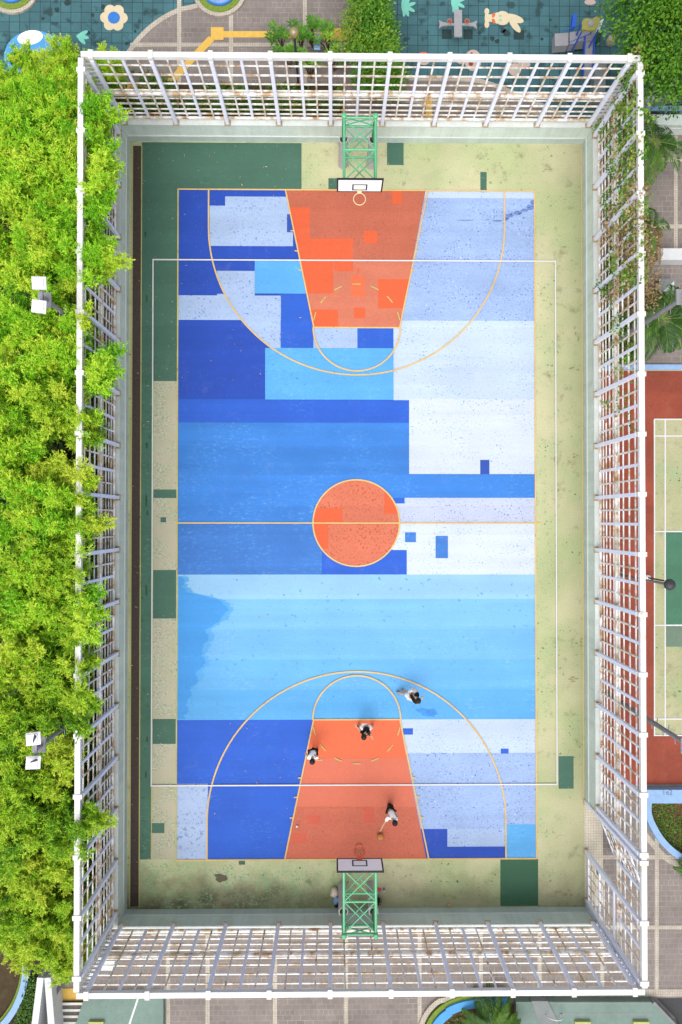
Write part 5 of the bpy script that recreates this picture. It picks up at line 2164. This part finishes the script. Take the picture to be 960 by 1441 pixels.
# hedge shrubs in the blue-edged planter
for i, (px, py, rx, ry, lab) in enumerate(((520, 8, .62, .8, 'leafy shrub at the head of the blue-kerbed planter'), (526, 44, .70, .75, 'leafy shrub spilling over the middle of the blue-kerbed planter'),
                                           (528, 70, .85, .5, 'yellowish shrub by the rail end of the blue-kerbed planter'), (536, 110, .9, .6, 'shrub behind the lattice at the foot of the blue-kerbed planter'),
                                           (512, -25, .8, .8, 'shrub at the picture edge of the blue-kerbed planter'))):
    c = G3(px, py, 1.3)
    tree('shrub', lab, 'shrub', c, (rx, ry, .75), 230, 20, .13, .5, M['lf_shrub'], 40 + i, .25, .035, tint=(.15, .7) if i != 2 else (.5, 1.0))
# thin vine hanging at the left of it
c = G3(494, 40, 1.5)
tree('shrub', 'thin yellow-green climber beside the yellow paving block', 'shrub', c, (.28, .75, .7), 80, 14, .10, .5, M['lf_vine'], 47, .2, .025, tint=(.4, .9))


def rosette(label, px, py, h, n, leaf, seed, mat='lf_shrub'):
    g = np.random.default_rng(seed)
    base = G3(px, py, ZG)
    r = thing('rosette_shrub', label, 'shrub', base, 'rosette shrubs by the yellow path')
    C, D, N, L, W, T = [], [], [], [], [], []
    m = MB()
    for k in range(n):
        a = g.uniform(0, 2 * PI)
        q = g.uniform(.1, .5)
        tip = np.array([math.cos(a) * q, math.sin(a) * q, h * g.uniform(.7, 1.05)])
        m.tube([base, base + Vector((tip[0] * .5, tip[1] * .5, tip[2] * .6)), base + Vector(tip)], [.03, .022, .015], 6)
        nl = 12
        aa = np.arange(nl) * 2.4 + g.uniform(0, 6)
        d = np.stack([np.cos(aa), np.sin(aa), np.linspace(.1, .7, nl)], 1)
        C.append(np.tile(tip, (nl, 1)) + d * .03)
        D.append(d)
        N.append(np.tile([0, 0, 1.0], (nl, 1)))
        L.append(g.uniform(.8, 1.2, nl) * leaf)
        W.append(g.uniform(.8, 1.2, nl) * leaf * .36)
        T.append(np.clip(g.uniform(.2, .8) + g.normal(0, .1, nl), 0, 1))
    link('crown', leaf_mesh('crown', np.concatenate(C), np.concatenate(D), np.concatenate(N), np.concatenate(L), np.concatenate(W), np.concatenate(T), M[mat]), r)
    m.build('stems', M['bark'], r)


for i, (px, py, lab) in enumerate(((398, 72, 'rosette-leaved shrub left of the globe lamp'), (424, 70, 'rosette-leaved shrub under the globe lamp'), (440, 66, 'rosette-leaved shrub against the slanting blue board'),
                                   (462, 72, 'rosette-leaved shrub right of the slanting blue board'), (408, 96, 'rosette-leaved shrub behind the lattice below the globe lamp'), (438, 110, 'rosette-leaved shrub behind the lattice below the board'),
                                   (470, 100, 'rosette-leaved shrub behind the lattice near the north basket'))):
    rosette(lab, px, py, 1.15, 7, .25, 60 + i)


def cover(name, label, pts_px, n, h, leaf, mat, seed, z=ZG):
    """low leafy ground cover inside a polygon (stuff)"""
    g = np.random.default_rng(seed)
    poly = PP(pts_px)
    xs = [p[0] for p in poly]
    ys = [p[1] for p in poly]
    out = []
    while len(out) < n:
        x, y = g.uniform(min(xs), max(xs)), g.uniform(min(ys), max(ys))
        ins = False
        j = len(poly) - 1
        for i in range(len(poly)):
            if (poly[i][1] > y) != (poly[j][1] > y) and x < (poly[j][0] - poly[i][0]) * (y - poly[i][1]) / (poly[j][1] - poly[i][1]) + poly[i][0]:
                ins = not ins
            j = i
        if ins and math.sin(x * 2.3 + seed) + math.cos(y * 2.9) + g.uniform(-1, 1) > -.6:
            out.append((x, y))
    C = np.array([(x, y, z + g.uniform(.03, h)) for x, y in out])
    D = g.normal(0, 1, (n, 3)) * np.array([1, 1, .4]) + np.array([0, 0, .3])
    N = np.tile([0, 0, 1.0], (n, 1)) + g.normal(0, .3, (n, 3))
    L = g.uniform(.7, 1.3, n) * leaf
    me = leaf_mesh(name, C, D, N, L, L * .45, g.uniform(0, 1, n), M[mat])
    o = link(name, me)
    o['kind'] = 'stuff'
    tag(o, label, 'plants')
    return o


cover('ground_cover', 'dark green ground cover in the bed behind the north fence', [(255, 122), (480, 122), (480, 160), (255, 160)], 5200, .3, .14, 'lf_cover', 71)
cover('ground_cover', 'green ground cover on the pond bank beside the white walls', [(40, 1372), (60, 1372), (50, 1441), (46, 1480), (5, 1480), (28, 1425)], 3000, .3, .13, 'lf_cover', 72)
cover('ground_cover', 'patchy grass on the soil bed inside the blue kerb', [(912, 1126), (980, 1126), (980, 1210), (960, 1203), (940, 1190), (922, 1168), (912, 1145)], 1500, .06, .09, 'lf_cover', 73)
cover('ground_cover', 'small weeds in the soil under the cycad', [(618, 1450), (650, 1424), (700, 1418), (700, 1480), (618, 1480)], 700, .12, .12, 'lf_cover', 74)
cover('undergrowth', 'dark undergrowth beneath the bamboo along the west fence', [(-140, 140), (152, 140), (150, 1330), (-140, 1330)], 36000, .9, .26, 'lf_cover', 75)
cover('undergrowth', 'dark undergrowth behind the vines on the east fence', [(846, 330), (880, 330), (892, 512), (846, 512)], 3000, .5, .2, 'lf_cover', 76)
cover('undergrowth', 'leafy undergrowth behind the north-west fence corner', [(120, 150), (165, 100), (250, 118), (250, 162), (150, 168)], 2200, .6, .16, 'lf_cover', 77)


def fallen(name, label, rects, n, seed, z=.05):
    g = np.random.default_rng(seed)
    C = []
    for k in range(n):
        r = rects[g.integers(len(rects))]
        x, y = G(g.uniform(r[0], r[2]), g.uniform(r[1], r[3]))
        C.append((x, y, z))
    D = g.normal(0, 1, (n, 3)) * np.array([1, 1, .05])
    N = np.tile([0, 0, 1.0], (n, 1)) + g.normal(0, .15, (n, 3))
    L = g.uniform(.06, .14, n)
    o = link(name, leaf_mesh(name, np.array(C), D, N, L, L * .32, g.uniform(0, 1, n), M['lf_litter']))
    o['kind'] = 'stuff'
    tag(o, label, 'leaves')


fallen('fallen_leaves', 'scattered dry leaves on the west side of the court', [(186, 205, 215, 1275), (198, 205, 420, 266), (250, 270, 440, 560), (186, 300, 260, 900), (300, 800, 420, 1200)], 130, 81, .078)


# palms
def frond(C, D, N, L, W, T, rach, base, az, length, lift, droop, leaflet, nl, g, tint):
    """one pinnate frond starting at base (numpy), heading az"""
    h = np.array([math.cos(az), math.sin(az), 0])
    pts = []
    for t in np.linspace(0, 1, 10):
        pts.append(base + h * length * (t * (1 - .12 * t)) + np.array([0, 0, lift * length * t - droop * length * t * t]))
    rach.tube([tuple(p) for p in pts], [.022 * (1 - .85 * i / 9) for i in range(10)], 5)
    pts = np.array(pts)
    side = np.array([-h[1], h[0], 0])
    for k in range(nl):
        t = .16 + .84 * k / nl
        i = min(8, int(t * 9))
        f = t * 9 - i
        p = pts[i] * (1 - f) + pts[i + 1] * f
        ax = (pts[i + 1] - pts[i])
        ax /= np.linalg.norm(ax)
        ll = leaflet * math.sin(PI * (.18 + .74 * t)) * g.uniform(.85, 1.1)
        for s in (-1, 1):
            d = side * s + ax * (.55 + .6 * t) + np.array([0, 0, g.uniform(-.25, .2)])
            C.append(p)
            D.append(d)
            N.append(np.array([0, 0, 1.0]) + side * s * -.5)
            L.append(ll)
            W.append(.035 + .02 * g.random())
            T.append(np.clip(tint + g.normal(0, .13), 0, 1))


def palm(name, label, base, h, n, length, leaflet, mat, seed, lift=(.2, .8), droop=(.4, .8), nl=26, trunk=.1, az_range=(0, 2 * PI), dry=0, cat='palm'):
    g = np.random.default_rng(seed)
    b = Vector(base)
    r = thing(name, label, cat, b)
    m = MB()
    m.tube([b, b + Vector((.03, .02, h * .5)), b + Vector((0, 0, h))], [trunk * 1.2, trunk, trunk * .85], 12)
    m.build('trunk', M['bark'], r)
    for part, cnt, mm, dl in (('crown', n, mat, 0), ('dead_fronds', dry, 'lf_palmdry', .6)):
        if not cnt:
            continue
        A = [[], [], [], [], [], []]
        rach = MB()
        for k in range(cnt):
            az = az_range[0] + (az_range[1] - az_range[0]) * (k + g.uniform(-.3, .3)) / cnt
            frond(*A, rach, np.array([0, 0, h - .02]), az, length * g.uniform(.75, 1.1), g.uniform(*lift) - dl, g.uniform(*droop), leaflet, nl, g, g.uniform(.25, .75))
        me = leaf_mesh(part, *A, M[mm])
        cr = link(part, me, r)
        rm = bpy.data.objects.new('rachis', None)
        bpy.data.objects.remove(rm)
        rach.v = [(v[0] + b.x, v[1] + b.y, v[2] + b.z) for v in rach.v]
        rach.build('rachis', M['culm'] if part == 'crown' else M['bark'], cr)
    return r


palm('cycad', 'dark green cycad with stiff arching fronds below the south fence', G3(690, 1428, ZG), .7, 22, 1.55, .30, 'lf_palm', 91, lift=(.35, .9), droop=(.5, .9), nl=34, trunk=.16, dry=3)
palm('palm', 'fan of green palm fronds by the blue bench', G3(890, 236, ZG), 2.0, 18, 1.6, .42, 'lf_palm', 92, lift=(.1, .7), droop=(.5, .9), nl=24, dry=5)
palm('palm', 'withered brown palm with drooping dead fronds', G3(884, 350, ZG), 2.0, 5, 1.6, .42, 'lf_palm', 93, lift=(-.1, .4), droop=(.6, .9), nl=24, dry=13)
palm('palm', 'broad green palm under the leaning floodlight mast', G3(900, 468, ZG), 2.0, 21, 1.75, .48, 'lf_palm', 94, lift=(.1, .7), droop=(.5, .9), nl=26, dry=3)
palm('palm', 'small palm tuft beside the blue-kerbed soil bed', G3(966, 1214, ZG), .6, 12, .8, .24, 'lf_palm', 95, nl=18)
c = G3(890, 395, 1.6)
tree('shrub', 'half-dry tangled shrub behind the vine-hung fence', 'shrub', c, (.8, 1.6, 1.0), 220, 16, .12, .45, M['lf_dry'], 48, .25, .04)
c = G3(886, 290, 1.4)
tree('shrub', 'low green shrub between the two upper palms', 'shrub', c, (.6, 1.3, .8), 150, 16, .12, .45, M['lf_shrub'], 49, .25, .04)


# vines on the east fence
def vine(label, y_px, zr, n, seed, dens, dry=.35, xo=0.0):
    g = np.random.default_rng(seed)
    y0, y1 = G(860, y_px[1], 3)[1], G(860, y_px[0], 3)[1]
    base = Vector((FX + .12, (y0 + y1) / 2, ZG))
    r = thing('climbing_vine', label, 'vine', base)
    for part, frac, mat in (('foliage', 1 - dry, 'lf_vine'), ('dry_foliage', dry, 'lf_dry')):
        k = max(1, int(n * frac))
        cy = g.uniform(y0, y1, k)
        cz = zr[0] + (zr[1] - zr[0]) * g.beta(1.5, 1.0, k)
        cx = FX + g.normal(-.02, .14, k) + xo
        cen = np.stack([cx, cy, cz], 1)
        per = int(dens * 1.5) if part == 'foliage' else dens
        o = g.normal(0, .10, (k * per, 3)) * np.array([.7, 1.2, 1])
        C = np.repeat(cen, per, 0) + o - np.array(base)
        D = o + g.normal(0, .08, o.shape) - np.array([0, 0, .05])
        N = np.array([-.2, 0, 1.0]) + g.normal(0, .4, o.shape)
        L = g.uniform(.07, .14, len(C))
        T = np.clip(np.repeat(g.uniform(.1, .9, k), per) + g.normal(0, .1, len(C)), 0, 1)
        link(part, leaf_mesh(part, C, D, N, L, L * .75, T, M[mat]), r)
    for q in range(max(3, n // 6)):
        m = MB()
        y = g.uniform(y0, y1)
        pts = []
        z, yy = 0.0, y
        ztop = g.uniform(zr[0] + .5, zr[1])
        while z < ztop:
            pts.append((FX + .1 + g.normal(0, .05) - (.08 if z > 1.3 else -.45), yy, z))
            z += .35
            yy += g.normal(0, .16)
        m.tube(pts, .011, 5)
        m.build('stem', M['vine'], r)


vine('green vine tuft draped over the upper east fence corner', (112, 152), (3.4, 5.4), 26, 101, 18, .1)
vine('bright green vine clump on the east fence beside the bench palm', (150, 280), (2.3, 5.3), 80, 102, 15, .15)
vine('thick half-dry vine mat on the fence in front of the withered palm', (280, 420), (1.9, 5.3), 150, 103, 15, .5)
vine('thin vine strands on the fence by the clay court corner', (420, 620), (1.7, 4.6), 30, 104, 9, .15)
c = G3(853, 182, 1.6)
tree('weed_tuft', 'bright green weed tuft growing from the wall top near the corner', 'weed', c, (.28, .25, .25), 26, 14, .12, .5, M['lf_vine'], 50, .16, .012, z0=WH)

# ------------------------------------------------------------------ light
w = bpy.data.worlds.new('World')
SC.world = w
w.use_nodes = True
nt = w.node_tree
nt.nodes.clear()
out = nt.nodes.new('ShaderNodeOutputWorld')
bg = nt.nodes.new('ShaderNodeBackground')
sky = nt.nodes.new('ShaderNodeTexSky')
sky.sky_type = 'NISHITA'
sky.sun_disc = False
EL, AZ = math.radians(62), math.radians(196)     # sun to the south, a little west
sky.sun_elevation = EL
sky.sun_rotation = AZ
sky.air_density = 1.0
sky.dust_density = 4.0
sky.ozone_density = 1.0
hs = nt.nodes.new('ShaderNodeHueSaturation')
hs.inputs['Saturation'].default_value = 0.3
nt.links.new(sky.outputs[0], hs.inputs['Color'])
nt.links.new(hs.outputs[0], bg.inputs[0])
bg.inputs[1].default_value = 0.15
nt.links.new(bg.outputs[0], out.inputs[0])
sd = bpy.data.lights.new('sun', 'SUN')
sd.energy = 1.2
sd.angle = math.radians(80)
sd.color = (1.0, 0.96, 0.90)
so = bpy.data.objects.new('sun', sd)
COL.objects.link(so)
sunv = Vector((math.sin(AZ) * math.cos(EL), math.cos(AZ) * math.cos(EL), math.sin(EL)))
so.rotation_euler = sunv.to_track_quat('Z', 'Y').to_euler()
so.location = (0, 0, 40)

vs = SC.view_settings
vs.view_transform = 'Standard'
vs.look = 'None'
vs.exposure = 0.70
vs.gamma = 1.0
vs.use_curve_mapping = False
SC.render.engine = 'CYCLES'
SC.cycles.max_bounces = 6
SC.cycles.use_denoising = True
